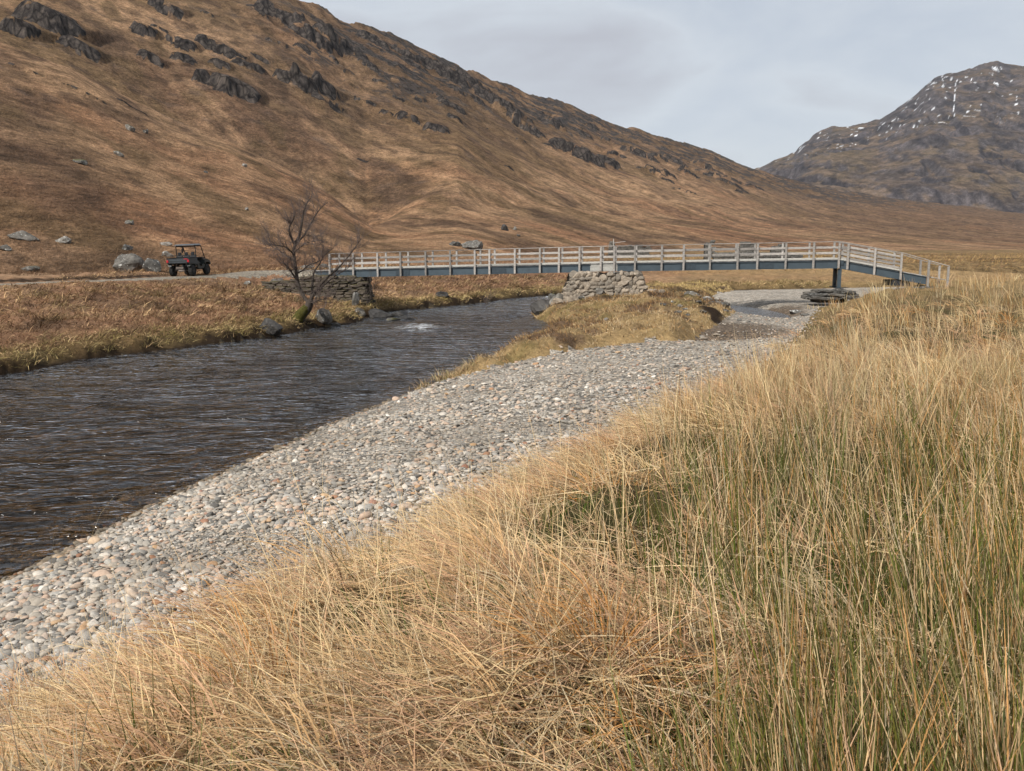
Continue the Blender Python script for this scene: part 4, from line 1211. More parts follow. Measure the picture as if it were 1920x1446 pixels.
class MB:
    def __init__(s): s.v, s.f = [], []

    def add(s, v, f):
        o = len(s.v); s.v += [tuple(p) for p in v]; s.f += [tuple(i + o for i in q) for q in f]
        return s

    def box(s, c, d): return s.add(*box_geo(*c, *d))

    def beam(s, p0, p1, w, h, up=(0, 0, 1)):
        """a bar from p0 to p1, w wide (level), h deep (towards up), centred on the line"""
        p0, p1 = Vector(p0), Vector(p1)
        t = (p1 - p0).normalized(); up = Vector(up)
        sd = t.cross(up).normalized(); uu = sd.cross(t).normalized()
        v = []
        for p in (p0, p1):
            for a, b in ((-1, -1), (1, -1), (1, 1), (-1, 1)):
                v.append(p + sd * a * w / 2 + uu * b * h / 2)
        return s.add(v, [(0, 1, 2, 3), (7, 6, 5, 4), (0, 4, 5, 1), (1, 5, 6, 2), (2, 6, 7, 3), (3, 7, 4, 0)])

    def tube(s, pts, rad, n=8):
        pts = [Vector(p) for p in pts]
        rings = []
        for i, p in enumerate(pts):
            t = (pts[min(i + 1, len(pts) - 1)] - pts[max(i - 1, 0)]).normalized()
            a = t.orthogonal().normalized() if i == 0 else (rings[-1][1] - t * rings[-1][1].dot(t)).normalized()
            b = t.cross(a)
            r = rad[i] if hasattr(rad, '__len__') else rad
            rings.append(([p + a * math.cos(2 * math.pi * k / n) * r + b * math.sin(2 * math.pi * k / n) * r for k in range(n)], a))
        v = [q for r_, _ in rings for q in r_]
        f = []
        for i in range(len(pts) - 1):
            for k in range(n):
                f.append((i * n + k, i * n + (k + 1) % n, (i + 1) * n + (k + 1) % n, (i + 1) * n + k))
        f.append(tuple(range(n - 1, -1, -1))); f.append(tuple((len(pts) - 1) * n + k for k in range(n)))
        return s.add(v, f)

    def prism(s, prof, axis_pts):
        """profile (list of 2-D x,z) swept between y values"""
        n = len(prof); v = [(x, y, z) for y in axis_pts for x, z in prof]
        f = [tuple(range(n)), tuple(2 * n - 1 - k for k in range(n))]
        f += [(k, k + n, (k + 1) % n + n, (k + 1) % n) for k in range(n)]
        return s.add(v, f)

    def build(s, name, mat, parent=None, origin=(0, 0, 0), smooth=False, bevel=0.0):
        me = bpy.data.meshes.new(name)
        o = Vector(origin)
        me.from_pydata([tuple(Vector(p) - o) for p in s.v], [], s.f)
        bm = bmesh.new(); bm.from_mesh(me)
        bmesh.ops.recalc_face_normals(bm, faces=bm.faces)
        if bevel:
            bmesh.ops.bevel(bm, geom=list(bm.edges), offset=bevel, segments=1, affect='EDGES', clamp_overlap=True)
        bm.to_mesh(me); bm.free()
        if smooth: me.polygons.foreach_set('use_smooth', [True] * len(me.polygons))
        return link(name, me, mat, parent)


# ------------------------------------------------------------------ footbridge
BA, BB = Vector((-10.75, 53.0)), Vector((17.45, 48.0))
bt = (BB - BA).normalized(); bn = Vector((-bt.y, bt.x))     # bn points away from the camera
if bn.y < 0: bn = -bn
BW = 1.35
bridge = empty('footbridge', (BA.x, BA.y, 2.0))
tag(bridge, 'long timber and steel footbridge with post and rail sides across the river', 'footbridge')
BO = bridge.location.copy()


def st(u, v=480):
    """distance along the near rail line for a photo column"""
    q, _ = ray(u, v)
    return (q * BA.y - BA.x) / (bt.x - q * bt.y)


S0, SM, S1, SR = st(617), st(1140), st(1574), st(1783)


def zbot(s):
    return float(np.interp(s, [S0 - 2, S0, SM, S1, SR], [2.05, 2.09, 2.54, 2.78, 1.74]))


def pt(s, off, dz):
    p = BA + bt * s + bn * off
    return Vector((p.x, p.y, zbot(s) + dz))


GH = 0.40                                        # girder depth
near_u = [619, 663, 709, 752, 799, 845, 891, 918.5, 966, 1013, 1048.5, 1087, 1127, 1152, 1191, 1241, 1282, 1331.5, 1383, 1420, 1473, 1525, 1572.5, 1589, 1640, 1690, 1742, 1779]
stations = [st(u) for u in near_u]
spans = [(S0 - 0.9, st(1108)), (st(1157), S1), (S1 + 0.02, st(1745))]
for side, off in ((0, 0.0), (1, BW)):
    for a, b in spans:
        g = MB()
        n_seg = 2
        p0, p1 = pt(a, off, 0), pt(b, off, 0)
        if b <= S1 + 0.01:
            p0.z = zbot(a); p1.z = zbot(b)
        w = MB().beam(p0 + Vector((0, 0, GH / 2)), p1 + Vector((0, 0, GH / 2)), 0.05, GH - 0.04)
        fl = MB().beam(p0 + Vector((0, 0, GH - 0.011)), p1 + Vector((0, 0, GH - 0.011)), 0.15, 0.022)
        fl.beam(p0 + Vector((0, 0, 0.011)), p1 + Vector((0, 0, 0.011)), 0.15, 0.022)
        gird = w.build('girder', M['steel'], bridge, BO)
        fl.build('flange', M['steel'], gird, BO)
        if b <= S1 + 0.01:
            for fr_k in (0.33, 0.68):
                c = p0.lerp(p1, fr_k) + Vector((0, 0, GH / 2)); d = (p1 - p0).normalized()
                sg_n = -0.034 if side == 0 else 0.034
                nb_ = Vector((bn.x, bn.y, 0))
                MB().beam(c - d * 0.42 + nb_ * sg_n, c + d * 0.42 + nb_ * sg_n, 0.02, GH - 0.10).build('splice_plate', M['steel_plate'], gird, BO)
                bo = MB()
                for i in range(6):
                    for j in (-0.08, 0.0, 0.08):
                        bo.box(c - d * 0.34 + d * 0.135 * i + Vector((0, 0, j)) + nb_ * (sg_n * 1.4), (0.03, 0.03, 0.03))
                tag(bo.build('bolt_rows', M['steel_plate'], gird, BO), kind='stuff')
# boarded joint over the pier
for side, off in ((0, -0.03), (1, BW + 0.03)):
    for j in range(5):
        a, b = st(1107), st(1158)
        p0, p1 = pt(a, off, 0.02 + j * 0.078), pt(b, off, 0.02 + j * 0.078)
        MB().beam(p0 + Vector((0, 0, 0.037)), p1 + Vector((0, 0, 0.037)), 0.03, 0.070).build('cladding_board', M['board'], bridge, BO)
# deck planks
nd_k = 0
pl_me = MB().box((0, 0, 0), (0.135, BW - 0.05, 0.045)).build('deck_plank', M['timber'], bridge, (0, 0, 0))
first = pl_me
s = S0 - 0.8
rotz = math.atan2(bt.y, bt.x)
while s < SR - 0.15 and nd_k < 235:
    o = first if nd_k == 0 else first.copy()
    if nd_k: COL.objects.link(o)
    p = pt(s, BW / 2, GH + 0.03)
    o.location = p - BO
    sl = (zbot(s + 0.05) - zbot(s - 0.05)) / 0.1
    o.rotation_euler = Euler((0, -math.atan(sl), rotz))
    o.scale = (1.0, 1, 1)
    s += 0.15; nd_k += 1
# posts and rails
ramp_i = 23
POST_H = 1.41
for side, off in ((0, -0.125), (1, BW + 0.125)):
    for i, s in enumerate(stations):
        top = POST_H - 0.012
        base = pt(s, off, 0)
        if i in (26, 27): base.z = float(height(base.x, base.y)[0]) - 0.12; tp = pt(s, off, 0).z + (1.13 if i == 27 else 1.26)
        elif i == 12: tp = base.z + top - 0.02; base.z += 0.03
        else: tp = base.z + top
        w = 0.105 + random.uniform(-0.006, 0.006)
        pb_ = MB().beam(base, (base.x + random.uniform(-0.008, 0.008), base.y, tp), w, w, (bt.x, bt.y, 0)).build('post', M['timber'], bridge, BO, bevel=0.006)
    tops = []
    for i, s in enumerate(stations):
        z_t = pt(s, off, 0).z + POST_H
        if i == 26: z_t = pt(s, off, 0).z + 1.27
        if i == 27: z_t = pt(s, off, 0).z + 1.15
        tops.append(z_t)
    inn = off + (0.085 if side == 0 else -0.085)

    def rail(i0, i1, drop, w, h, name, mat, o_=None, ext=0.06):
        o_ = inn if o_ is None else o_
        a = pt(stations[i0] - ext, o_, 0); b = pt(stations[i1] + ext, o_, 0)
        a.z, b.z = tops[i0] - drop, tops[i1] - drop
        MB().beam(a, b, w, h).build(name, mat, bridge, BO, bevel=0.004)
    runs = [(0, 3), (3, 6), (6, 9), (9, 13), (13, 16), (16, 19), (19, 22), (22, 23)]
    for k, (i0, i1) in enumerate(runs):
        ex = 0.0
        rail(i0, i1, -0.006 + 0.0, 0.15, 0.036, 'handrail', M['timber'], off + (0.01 if side == 0 else -0.01), -0.003)
        for r_i, drop in enumerate((0.30, 0.60)):
            rail(i0, i1, drop + random.uniform(-0.008, 0.008), 0.038, 0.115, 'rail', M['timber'], None, -0.004)
        # kick board
        rail(i0, i1, POST_H - GH - 0.115, 0.04, 0.085, 'kick_board', M['board'], None, -0.004)
    rr_ = [(23, 24), (24, 25)]
    for i0, i1 in rr_:
        for drop in (0.20, 0.40, 0.60, 0.80):
            rail(i0, i1, drop, 0.036, 0.10, 'rail', M['timber'], None, -0.004)
        rail(i0, i1, POST_H - GH - 0.10, 0.04, 0.075, 'kick_board', M['board'], None, -0.004)
    for i0, i1 in ((23, 24), (24, 25), (25, 26), (26, 27)):
        rail(i0, i1, -0.004, 0.13, 0.034, 'handrail', M['timber'], off + (0.01 if side == 0 else -0.01), 0.0 if i1 < 27 else 0.05)
    if side == 0:
        pass
# steel trestle under the head of the ramp
for off in (0.02, BW - 0.02):
    a = pt(S1 + 0.05, off, 0.0)
    leg = MB().box((a.x, a.y, (a.z - 0.02 + 1.72) / 2), (0.17, 0.17, a.z - 0.02 - 1.72)).build('trestle_leg', M['steel'], bridge, BO)
    MB().box((a.x, a.y, 1.73), (0.42, 0.42, 0.05)).build('base_plate', M['dark_steel'], leg, BO)
    MB().beam((a.x, a.y - 0.0, a.z + 0.2), (a.x, a.y, a.z + GH + 0.03), 0.34, 0.20, (bn.x, bn.y, 0)).build('end_plate', M['steel_plate'], leg, BO)
a, b = pt(S1 + 0.05, 0.1, 0), pt(S1 + 0.05, BW - 0.1, 0)
for z0, z1 in ((1.85, 2.7), (2.7, 1.85)):
    MB().beam((a.x, a.y, z0), (b.x, b.y, z1), 0.05, 0.05, (1, 0, 0)).build('cross_brace', M['dark_steel'], bridge, BO)
e_ = pt(st(1690), BW / 2, -0.06)
MB().box((e_.x, e_.y, e_.z - 0.12), (0.9, 1.3, 0.30)).build('bearing_block', M['dark_steel'], bridge, BO)

# ------------------------------------------------------------------ dry-stone pier, abutment and footings
STONES = [rock_mesh('stone', 300 + i, 2, 9, True, 0.12, (1, 1, 1), False, 0.74) for i in range(10)]
RUBBLE = [rock_mesh('stone', 340 + i, 2, 12, False, 0.16, (1.05, 1.05, 1.05), False, 0.72) for i in range(10)]
for m_ in RUBBLE: m_.materials.append(M['pier'])
ABST = [m_.copy() for m_ in STONES]
for m_ in STONES: m_.materials.append(M['pier'])
for m_ in ABST: m_.materials.append(M['abut'])


def lay_wall(root, p0, p1, z0f, z1f, wr, hr, thick, batter, meshes, out, ground=True, count=[0]):
    """courses of stones along p0->p1, from z0f(t) to z1f(t); out is the outward normal"""
    p0, p1, out = Vector(p0), Vector(p1), Vector(out)
    Ln = (p1 - p0).length; t = (p1 - p0).normalized()
    zmin = min(z0f(k / 10) for k in range(11)); zmax = max(z1f(k / 10) for k in range(11))
    z = zmin
    while z < zmax:
        h = random.uniform(*hr); x = random.uniform(-0.1, 0.05)
        while x < Ln:
            w = random.uniform(*wr) * (1.0 if random.random() < 0.8 else 0.6)
            hh = h * random.uniform(0.75, 1.4)
            xm_ = (x + w / 2) / Ln
            if xm_ < 1.02:
                zc = z + h / 2 + random.uniform(-0.02, 0.02)
                lo_, hi_ = z0f(min(xm_, 1)), z1f(min(xm_, 1))
                p = p0 + t * (x + w / 2) + out * (random.uniform(-0.05, 0.04) - batter * (zc - zmin))
                gz = float(height(p.x, p.y)[0]) if ground else -9
                if lo_ - 0.05 < zc < hi_ + 0.02 and zc > gz - 0.12:
                    o = link('stone', random.choice(meshes), None, root, (p.x - root.location.x, p.y - root.location.y, zc - root.location.z))
                    o.rotation_euler = (random.uniform(-0.07, 0.07) + random.choice((0, math.pi)), random.uniform(-0.14, 0.14), math.atan2(t.y, t.x) + random.uniform(-0.2, 0.2) + random.choice((0, math.pi)))
                    o.scale = (w * 0.66, thick * 0.66, hh * 0.68)
            x += w
        z += h * 0.94


pier = empty('stone_pier', (5.3, 50.9, 0.8))
tag(pier, 'squat dry stone rubble pier carrying the middle of the footbridge', 'pier')
PX0, PX1, PY0, PY1, PZ = 3.55, 7.0, 49.75, 52.3, 2.50
z0 = lambda t: 0.75
lay_wall(pier, (PX0 - 0.60, PY0 - 0.30, 0), (PX1 + 0.70, PY0 - 0.30, 0), z0, lambda t: min(PZ - 0.10 + 0.06 * math.sin(9 * t), 0.95 + 13.0 * t, 0.95 + 11.0 * (1.0 - t)), (0.20, 0.52), (0.15, 0.26), 0.40, 0.20, RUBBLE, (0, -1, 0))
lay_wall(pier, (PX0 - 0.62, PY1, 0), (PX0 - 0.62, PY0 - 0.1, 0), z0, lambda t: PZ - 0.10 + 0.06 * math.sin(9 * t), (0.20, 0.52), (0.15, 0.26), 0.40, 0.42, RUBBLE, (-1, 0, 0))
lay_wall(pier, (PX1 + 0.72, PY0 - 0.1, 0), (PX1 + 0.72, PY1, 0), z0, lambda t: PZ - 0.10 + 0.06 * math.sin(9 * t), (0.20, 0.52), (0.15, 0.26), 0.40, 0.46, RUBBLE, (1, 0, 0))
pc_ = MB().add([(PX0 - 0.38, PY0 + 0.0, 0.2), (PX1 + 0.45, PY0 + 0.0, 0.2), (PX1 + 0.45, PY1, 0.2), (PX0 - 0.38, PY1, 0.2), (PX0 + 0.12, PY0 + 0.12, PZ - 0.12), (PX1 - 0.12, PY0 + 0.12, PZ - 0.12), (PX1 - 0.12, PY1, PZ - 0.12), (PX0 + 0.12, PY1, PZ - 0.12)],
               [(0, 1, 5, 4), (1, 2, 6, 5), (2, 3, 7, 6), (3, 0, 4, 7), (4, 5, 6, 7)]).build('rubble_core', M['core'], pier, pier.location)
MB().box((st(1152) * bt.x + BA.x + 0.05, PY0 + 0.12, PZ + 0.0), (0.75, 0.35, 0.07)).build('cap_slab', M['rock_pale'], pier, pier.location, bevel=0.015)
for k in range(4):
    for yy_ in (PY0 + 0.9, PY0 + 1.6):
        o = link('stone', random.choice(STONES), None, pier, (PX0 + 0.5 + k * 0.8 - pier.location.x, yy_ - pier.location.y, PZ - 0.10 - pier.location.z)); o.scale = (0.36, 0.3, 0.09)

abut = empty('stone_abutment', (-11.5, 53.2, 0.0))
tag(abut, 'dark slabby dry stone abutment under the tree end of the footbridge', 'abutment')
AX0, AX1, AY0, AY1 = -14.6, -8.75, 52.35, 54.9
atop = lambda t: float(np.interp(t, [0, 0.25, 0.5, 0.66, 0.93, 1.0], [1.88, 1.95, 2.2, 2.30, 2.12, 1.9]))
lay_wall(abut, (AX0, AY0 - 0.15, 0), (AX1 + 0.1, AY0 - 0.15, 0), lambda t: -0.15, atop, (0.30, 0.85), (0.11, 0.21), 0.42, 0.07, ABST, (0, -1, 0))
lay_wall(abut, (AX1 + 0.2, AY0, 0), (AX1 + 0.2, AY1, 0), lambda t: -0.15, lambda t: 2.05, (0.3, 0.7), (0.12, 0.22), 0.42, 0.14, ABST, (1, 0, 0))
MB().add([(AX0, AY0 + 0.1, -0.3), (AX1, AY0 + 0.1, -0.3), (AX1, AY1, -0.3), (AX0, AY1, -0.3), (AX0, AY0 + 0.2, 1.75), (AX1 - 0.28, AY0 + 0.2, 1.95), (AX1 - 0.28, AY1, 1.95), (AX0, AY1, 1.75)],
         [(0, 1, 5, 4), (1, 2, 6, 5), (2, 3, 7, 6), (3, 0, 4, 7), (4, 5, 6, 7)]).build('rubble_core', M['core'], abut, abut.location)
for k in range(9):
    o = link('stone', random.choice(ABST), None, abut, (AX0 + 0.5 + k * 0.62 - abut.location.x, AY0 + random.uniform(0.2, 0.9) - abut.location.y, atop((0.5 + k * 0.62) / 5.85) - 0.06)); o.scale = (0.4, 0.34, 0.08)
    o.rotation_euler = (0, 0, random.uniform(-0.4, 0.4))

foot = empty('stone_footing', (17.0, 48.2, 1.2))
tag(foot, 'low plinth of flat grey slabs under the steel trestle legs', 'footing')
FST = [m_.copy() for m_ in STONES]
for m_ in FST: m_.materials.clear(); m_.materials.append(M['rock'])
fa, fb = at(1512, 545, y=47.7), at(1607, 545, y=47.2)
MB().box(((fa[0] + fb[0]) / 2 + 0.1, 48.1, 1.2), (fb[0] - fa[0] - 0.9, 1.1, 0.5)).build('rubble_core', M['core'], foot, foot.location)
for lay in range(3):
    ext = (0.0, 0.12, 0.45)[lay]
    for row in range(2):
        x_k = fa[0] + ext + random.uniform(-0.1, 0.1)
        while x_k < fb[0] - ext:
            w = random.uniform(0.42, 0.95)
            o = link('stone', random.choice(FST), None, foot, (x_k + w / 2 - 17.0, 47.35 + 0.10 * lay + row * 0.8 + random.uniform(-0.15, 0.12) - 48.2, 1.24 + 0.155 * lay + random.uniform(-0.03, 0.03) - 1.2))
            o.scale = (w * 0.70, random.uniform(0.35, 0.5), random.uniform(0.10, 0.15)); o.rotation_euler = (random.uniform(-0.1, 0.1), random.uniform(-0.1, 0.1), random.uniform(-0.3, 0.3))
            x_k += w * 0.95
foot2 = empty('ramp_footing', (21.5, 47.2, 1.6))
tag(foot2, 'scatter of flat slabs bedding the foot of the bridge ramp', 'footing')
for k in range(13):
    u_ = 1693 + k * 8.2
    p = at(u_, 541, y=46.7 + 0.25 * (k % 3))
    o = link('stone', random.choice(FST), None, foot2, (p[0] - 21.5, p[1] - 47.2, 1.72 + random.uniform(-0.05, 0.04) - 1.6)); o.scale = (random.uniform(0.26, 0.45), 0.38, random.uniform(0.09, 0.16))
    o.rotation_euler = (random.uniform(-0.1, 0.1), random.uniform(-0.1, 0.1), random.uniform(0, 3))

# ------------------------------------------------------------------ boulders
def boulder(u, v, w, h, label, mat='rock', name='boulder', seed=None, y=None, sink=0.25, tilt=0.0, planes=12, group=None, cat='boulder'):
    """a boulder whose outline centre sits at photo point (u, v)"""
    if y is None: p = hit(u, v + h * 0.42, 20)
    else:
        q, _ = ray(u, v + h * 0.42); p = (q * y, y, float(height(q * y, y)[0]))
    p = (p[0], p[1], max(p[2], -0.02))
    W, Hh = 0.80 * w * p[1] / F, 0.86 * h * p[1] / F
    seed = seed if seed is not None else int(u * 7 + v)
    me = rock_mesh(name, seed, 4 if w > 20 else 3, planes, False, 0.26, (W * 0.58, W * 0.45, Hh * 0.62), False, 0.6)
    o = link(name, me, M[mat], None, (p[0], p[1], p[2] + Hh * (0.5 - sink * 0.9)), (0, tilt, 0))
    return tag(o, label, cat, group)


boulder(238, 494, 62, 36, 'large pale grey lichened boulder, biggest of the pair beside the parked vehicle', seed=5)
boulder(288, 497, 40, 27, 'grey boulder with white streak between the vehicle and the larger boulder', seed=8)
boulder(42, 440, 52, 19, 'long low grey boulder with white lichen at the hill foot, left edge', 'rock', seed=14, tilt=0.25)
boulder(122, 450, 34, 14, 'flat boulder with bright white top, second along the hill foot', 'rock_pale', seed=21)
boulder(10, 464, 24, 13, 'small dark boulder cut by the left edge of the photo', seed=22)
boulder(57, 503, 38, 11, 'half-buried brown boulder with a white spot above the track bank', 'rock_moss', seed=23)
boulder(240, 463, 23, 14, 'small grey boulder just above the large pale boulder', seed=25)
boulder(313, 457, 26, 9, 'small pale boulder behind the vehicle roof', 'rock_pale', seed=26)
boulder(312, 476, 24, 11, 'pale flat boulder behind the vehicle cargo bed', 'rock_pale', seed=27)
boulder(243, 416, 17, 11, 'mossy boulder alone in the bracken above the boulder pair', 'rock_moss', seed=28)
boulder(243, 238, 18, 16, 'dark round mossy boulder high on the slope, larger of two', 'rock_moss', seed=29)
boulder(274, 246, 12, 11, 'small pointed grey boulder right of the round mossy one on the slope', 'rock', seed=30)
boulder(223, 288, 18, 10, 'dark wedge boulder on the slope below the round mossy boulder', 'rock_moss', seed=31, tilt=0.3)
boulder(152, 303, 30, 9, 'long moss-green hummock boulder on the bracken slope', 'rock_moss', seed=32, tilt=0.35)
boulder(459, 310, 9, 8, 'tiny white boulder on the grassy rib above the tree', 'rock_pale', seed=33)
boulder(386, 322, 7, 6, 'tiny blue-grey boulder on the slope left of the white one', 'rock', seed=34)
boulder(462, 392, 9, 7, 'small grey boulder in the grass up slope from the vehicle', 'rock', seed=35)
boulder(888, 460, 44, 20, 'broken grey outcrop rising behind the footbridge rails', 'rock', seed=36)
boulder(854, 456, 22, 12, 'smaller grey outcrop left of the broken outcrop behind the bridge', 'rock', seed=37)
boulder(947, 427, 15, 13, 'dark angular boulder on the slope above the footbridge', 'rock_dark', seed=38)
boulder(965, 428, 8, 8, 'little brown boulder beside the dark angular one above the footbridge', 'rock_moss', seed=39)
boulder(972, 441, 10, 6, 'small blue-grey boulder below the dark angular one', 'rock', seed=40)
boulder(603, 469, 26, 14, 'dark grey rock behind the bare tree branches', 'rock', seed=41, y=70)
boulder(573, 477, 34, 12, 'grey rock with white patch beside the bare tree stem', 'rock_pale', seed=42, y=68)
boulder(463, 530, 14, 8, 'pale stone set in the turf below the track', 'rock_pale', seed=43)
boulder(520, 527, 26, 12, 'rounded grey stone at the low end of the abutment wall', 'rock', seed=44)
boulder(605, 602, 30, 27, 'smooth grey wedge boulder at the water beside the tree', 'rock', seed=47, y=44.2, planes=7)
boulder(632, 612, 22, 9, 'low dark stone in the water next to the wedge boulder', 'rock_dark', seed=48, y=44.4)
boulder(508, 618, 52, 30, 'dark mossy boulder with grey cap overhanging the river', 'rock_dark', seed=50, y=39.6, tilt=0.3)
boulder(666, 580, 16, 30, 'white streaked upright boulder against the abutment foot', 'rock_pale', seed=51, y=51.4)
boulder(674, 600, 22, 20, 'lichened grey block below the abutment corner', 'rock', seed=52, y=50.0)
boulder(712, 597, 44, 20, 'black wet rock at the foot of the abutment', 'rock_dark', seed=53, y=50.2)
boulder(746, 592, 40, 14, 'broad black wet ledge stepping into the river', 'rock_dark', seed=54, y=50.8)
boulder(764, 601, 34, 9, 'low black wet rock farthest out from the abutment', 'rock_dark', seed=55, y=48.5)
boulder(738, 604, 24, 7, 'small wet rock with olive weed between the black ledges', 'rock_moss', seed=56, y=48.0)
boulder(832, 571, 30, 14, 'grey ribbed rock at the far water edge under the bridge', 'rock_dark', seed=57, y=60.3)
boulder(1035, 555, 18, 14, 'rounded boulder at the bank just left of the pier heap', 'rock_moss', seed=58, y=66)
boulder(1022, 588, 46, 30, 'big dark brown boulder jutting from the island into the river', 'rock_dark', seed=59, y=50.4)
boulder(1046, 592, 30, 26, 'brown split boulder behind the big dark island boulder', 'rock_moss', seed=60, y=50.0)
boulder(1137, 600, 13, 9, 'small white stone in the island grass', 'rock_pale', seed=61)
boulder(1345, 576, 26, 17, 'blue-grey angular block beside the pool, largest there', 'rock', seed=62, y=47.5)
boulder(1325, 580, 20, 10, 'white-flecked grey rock touching the angular block by the pool', 'rock_pale', seed=63, y=47.0)
boulder(1298, 571, 34, 14, 'long grey lichened rock left of the pool', 'rock', seed=64, y=48.5)
boulder(1340, 590, 44, 12, 'flat grey slab leading down to the pool', 'rock', seed=65, y=44.6)
boulder(1369, 592, 11, 5, 'white stone at the left lip of the pool', 'rock_pale', seed=66, y=43.6)
boulder(1492, 574, 24, 8, 'flat pinkish-grey stone on the right shore of the pool', 'rock_pale', seed=67, y=45.0)
boulder(1508, 583, 20, 7, 'low grey stone near the grass right of the pool', 'rock', seed=68, y=43.0)
boulder(1474, 586, 26, 6, 'pale gravelly slab at the pool outlet', 'rock_pale', seed=69, y=43.2)
# tumbled stones at the foot of the pier
heap = [(1064, 548, 22, 17, 50.3), (1082, 545, 24, 14, 49.6), (1072, 558, 28, 14, 49.2), (1055, 560, 18, 12, 50.0), (1095, 549, 14, 9, 49.2), (1108, 545, 18, 9, 49.2), (1126, 545, 22, 14, 49.0), (1145, 547, 14, 8, 49.1),
        (1172, 546, 18, 9, 49.2), (1186, 543, 16, 10, 49.4), (1192, 537, 22, 13, 50.0), (1200, 548, 22, 10, 49.2), (1213, 544, 18, 9, 49.6), (1222, 552, 20, 9, 49.2), (1229, 557, 22, 11, 48.8), (1210, 538, 14, 9, 50.2), (1240, 561, 18, 9, 48.6),
        (1044, 568, 26, 12, 49.4), (1090, 555, 12, 7, 48.8)]
for i, (u, v, w, h, yy_) in enumerate(heap):
    boulder(u, v, w, h, 'loose brown-grey stone in the tumbled heap round the pier foot', 'pier' if i % 3 else 'rock', 'rubble_stone', 400 + i, yy_, 0.2, 0, 12, 'tumbled stones round the pier foot', 'stone')
lich = [(1262, 566), (1275, 574), (1285, 580), (1310, 566), (1318, 584), (1360, 582), (1385, 600), (1290, 592), (1272, 585), (1243, 572)]
for i, (u, v) in enumerate(lich):
    boulder(u, v, 9 + (i * 5) % 7, 5 + (i * 3) % 3, 'small grey stone strewn on the rough ground beside the pool', 'rock_pale' if i % 3 == 0 else 'rock', 'strewn_stone', 500 + i, None, 0.2, 0, 9, 'stones strewn between the pier and the pool', 'stone')
mudst = [(1235, 640), (1262, 644), (1300, 640), (1318, 634), (1345, 628), (1330, 645), (1370, 640), (1228, 652), (1290, 652), (1222, 646)]
for i, (u, v) in enumerate(mudst):
    boulder(u, v, 10 + (i * 5) % 8, 4 + (i * 3) % 3, 'flat tan stone lying in the dark mud of the side channel', 'pier', 'mud_stone', 520 + i, None, 0.2, 0, 9, 'stones in the muddy side channel', 'stone')

# ------------------------------------------------------------------ ruined walls behind the bridge
def ruin(u0, u1, vt, vb, y, label, seed, name='ruined_wall', thick=0.7):
    r = random.Random(seed)
    p0, p1 = at(u0, vb, y=y), at(u1, vb, y=y)
    zt = at(u0, vt, y=y)[2]; zb_ = float(height(p0[0], p0[1])[0]) - 0.15
    root = empty(name, ((p0[0] + p1[0]) / 2, y, zb_))
    tag(root, label, 'wall', None, 'thing')
    n = max(3, int((p1[0] - p0[0]) / 0.55))
    core = MB()
    v, f = [], []
    for k in range(n + 1):
        x_k = p0[0] + (p1[0] - p0[0]) * k / n; zk = zb_ + (zt - zb_) * r.uniform(0.72, 0.92)
        v += [(x_k, y, zb_ - 0.3), (x_k, y, zk), (x_k, y + thick, zk), (x_k, y + thick, zb_ - 0.3)]
    for k in range(n):
        a, b = 4 * k, 4 * k + 4
        f += [(a, b, b + 1, a + 1), (a + 1, b + 1, b + 2, a + 2), (a + 2, b + 2, b + 3, a + 3)]
    f += [(0, 1, 2, 3), (4 * n, 4 * n + 3, 4 * n + 2, 4 * n + 1)]
    core.add(v, f).build('rubble_core', M['core'], root, root.location)
    z = zb_; cnt = 0
    while z < zt:
        h = r.uniform(0.22, 0.34); x_k = p0[0]
        while x_k < p1[0]:
            w = r.uniform(0.35, 0.75)
            if z < zb_ + (zt - zb_) * r.uniform(0.8, 1.1):
                o = link('stone', r.choice(FST), None, root, (x_k + w / 2 - root.location.x, -0.08 + r.uniform(-0.05, 0.05), z + h / 2 - root.location.z))
                o.scale = (w * 0.68, 0.3, h * 0.68); cnt += 1
            x_k += w
        z += h * 0.95
    return root


ruin(1338, 1500, 476, 488, 108, 'long low tumbled stone wall seen through the bridge rails', 1)
ruin(1321, 1331, 455, 486, 112, 'narrow stub of ruined gable standing behind the bridge', 2)
ruin(1386, 1411, 454, 484, 114, 'tallest pale grey ruined gable behind the bridge rails', 3)
ruin(1446, 1470, 458, 480, 116, 'broad dark ruined gable end nearest the ramp', 4)
ruin(1158, 1216, 461, 467, 150, 'low dark stone wall behind the bridge above the pier', 5)
p = at(1147, 470, y=150)
gp = empty('gate_post', (p[0], p[1], float(height(p[0], p[1])[0])))
tag(gp, 'grey stone gate pillar with a thin white pole, above the pier', 'gate post')
pz = gp.location.z
for k in range(7):
    o = link('stone', FST[k], None, gp, (0, 0, 0.15 + k * 0.36)); o.scale = (0.85 - 0.06 * k, 0.6, 0.26); o.rotation_euler = (0, 0, k)
MB().beam((p[0] + 0.35, p[1] - 0.5, pz), (p[0] + 0.2, p[1] - 0.5, pz + 2.9), 0.10, 0.10, (1, 0, 0)).build('pole', M['board'], gp, gp.location)
MB().beam((p[0] + 0.1, p[1] - 0.5, pz + 2.2), (p[0] + 2.2, p[1] - 0.5, pz + 2.5), 0.07, 0.07).build('bar', M['timber'], gp, gp.location)

# ------------------------------------------------------------------ bare trees
def wander(p0, p1, n, amp, r):
    p0, p1 = np.array(p0), np.array(p1); L_ = np.linalg.norm(p1 - p0)
    out = []
    off = np.zeros(3)
    for k in range(n + 1):
        t_ = k / n
        if 0 < k < n: off = off * 0.6 + r.normal(0, amp * L_, 3)
        else: off = off * (1 if k else 0)
        out.append(p0 + (p1 - p0) * t_ + off)
    return out


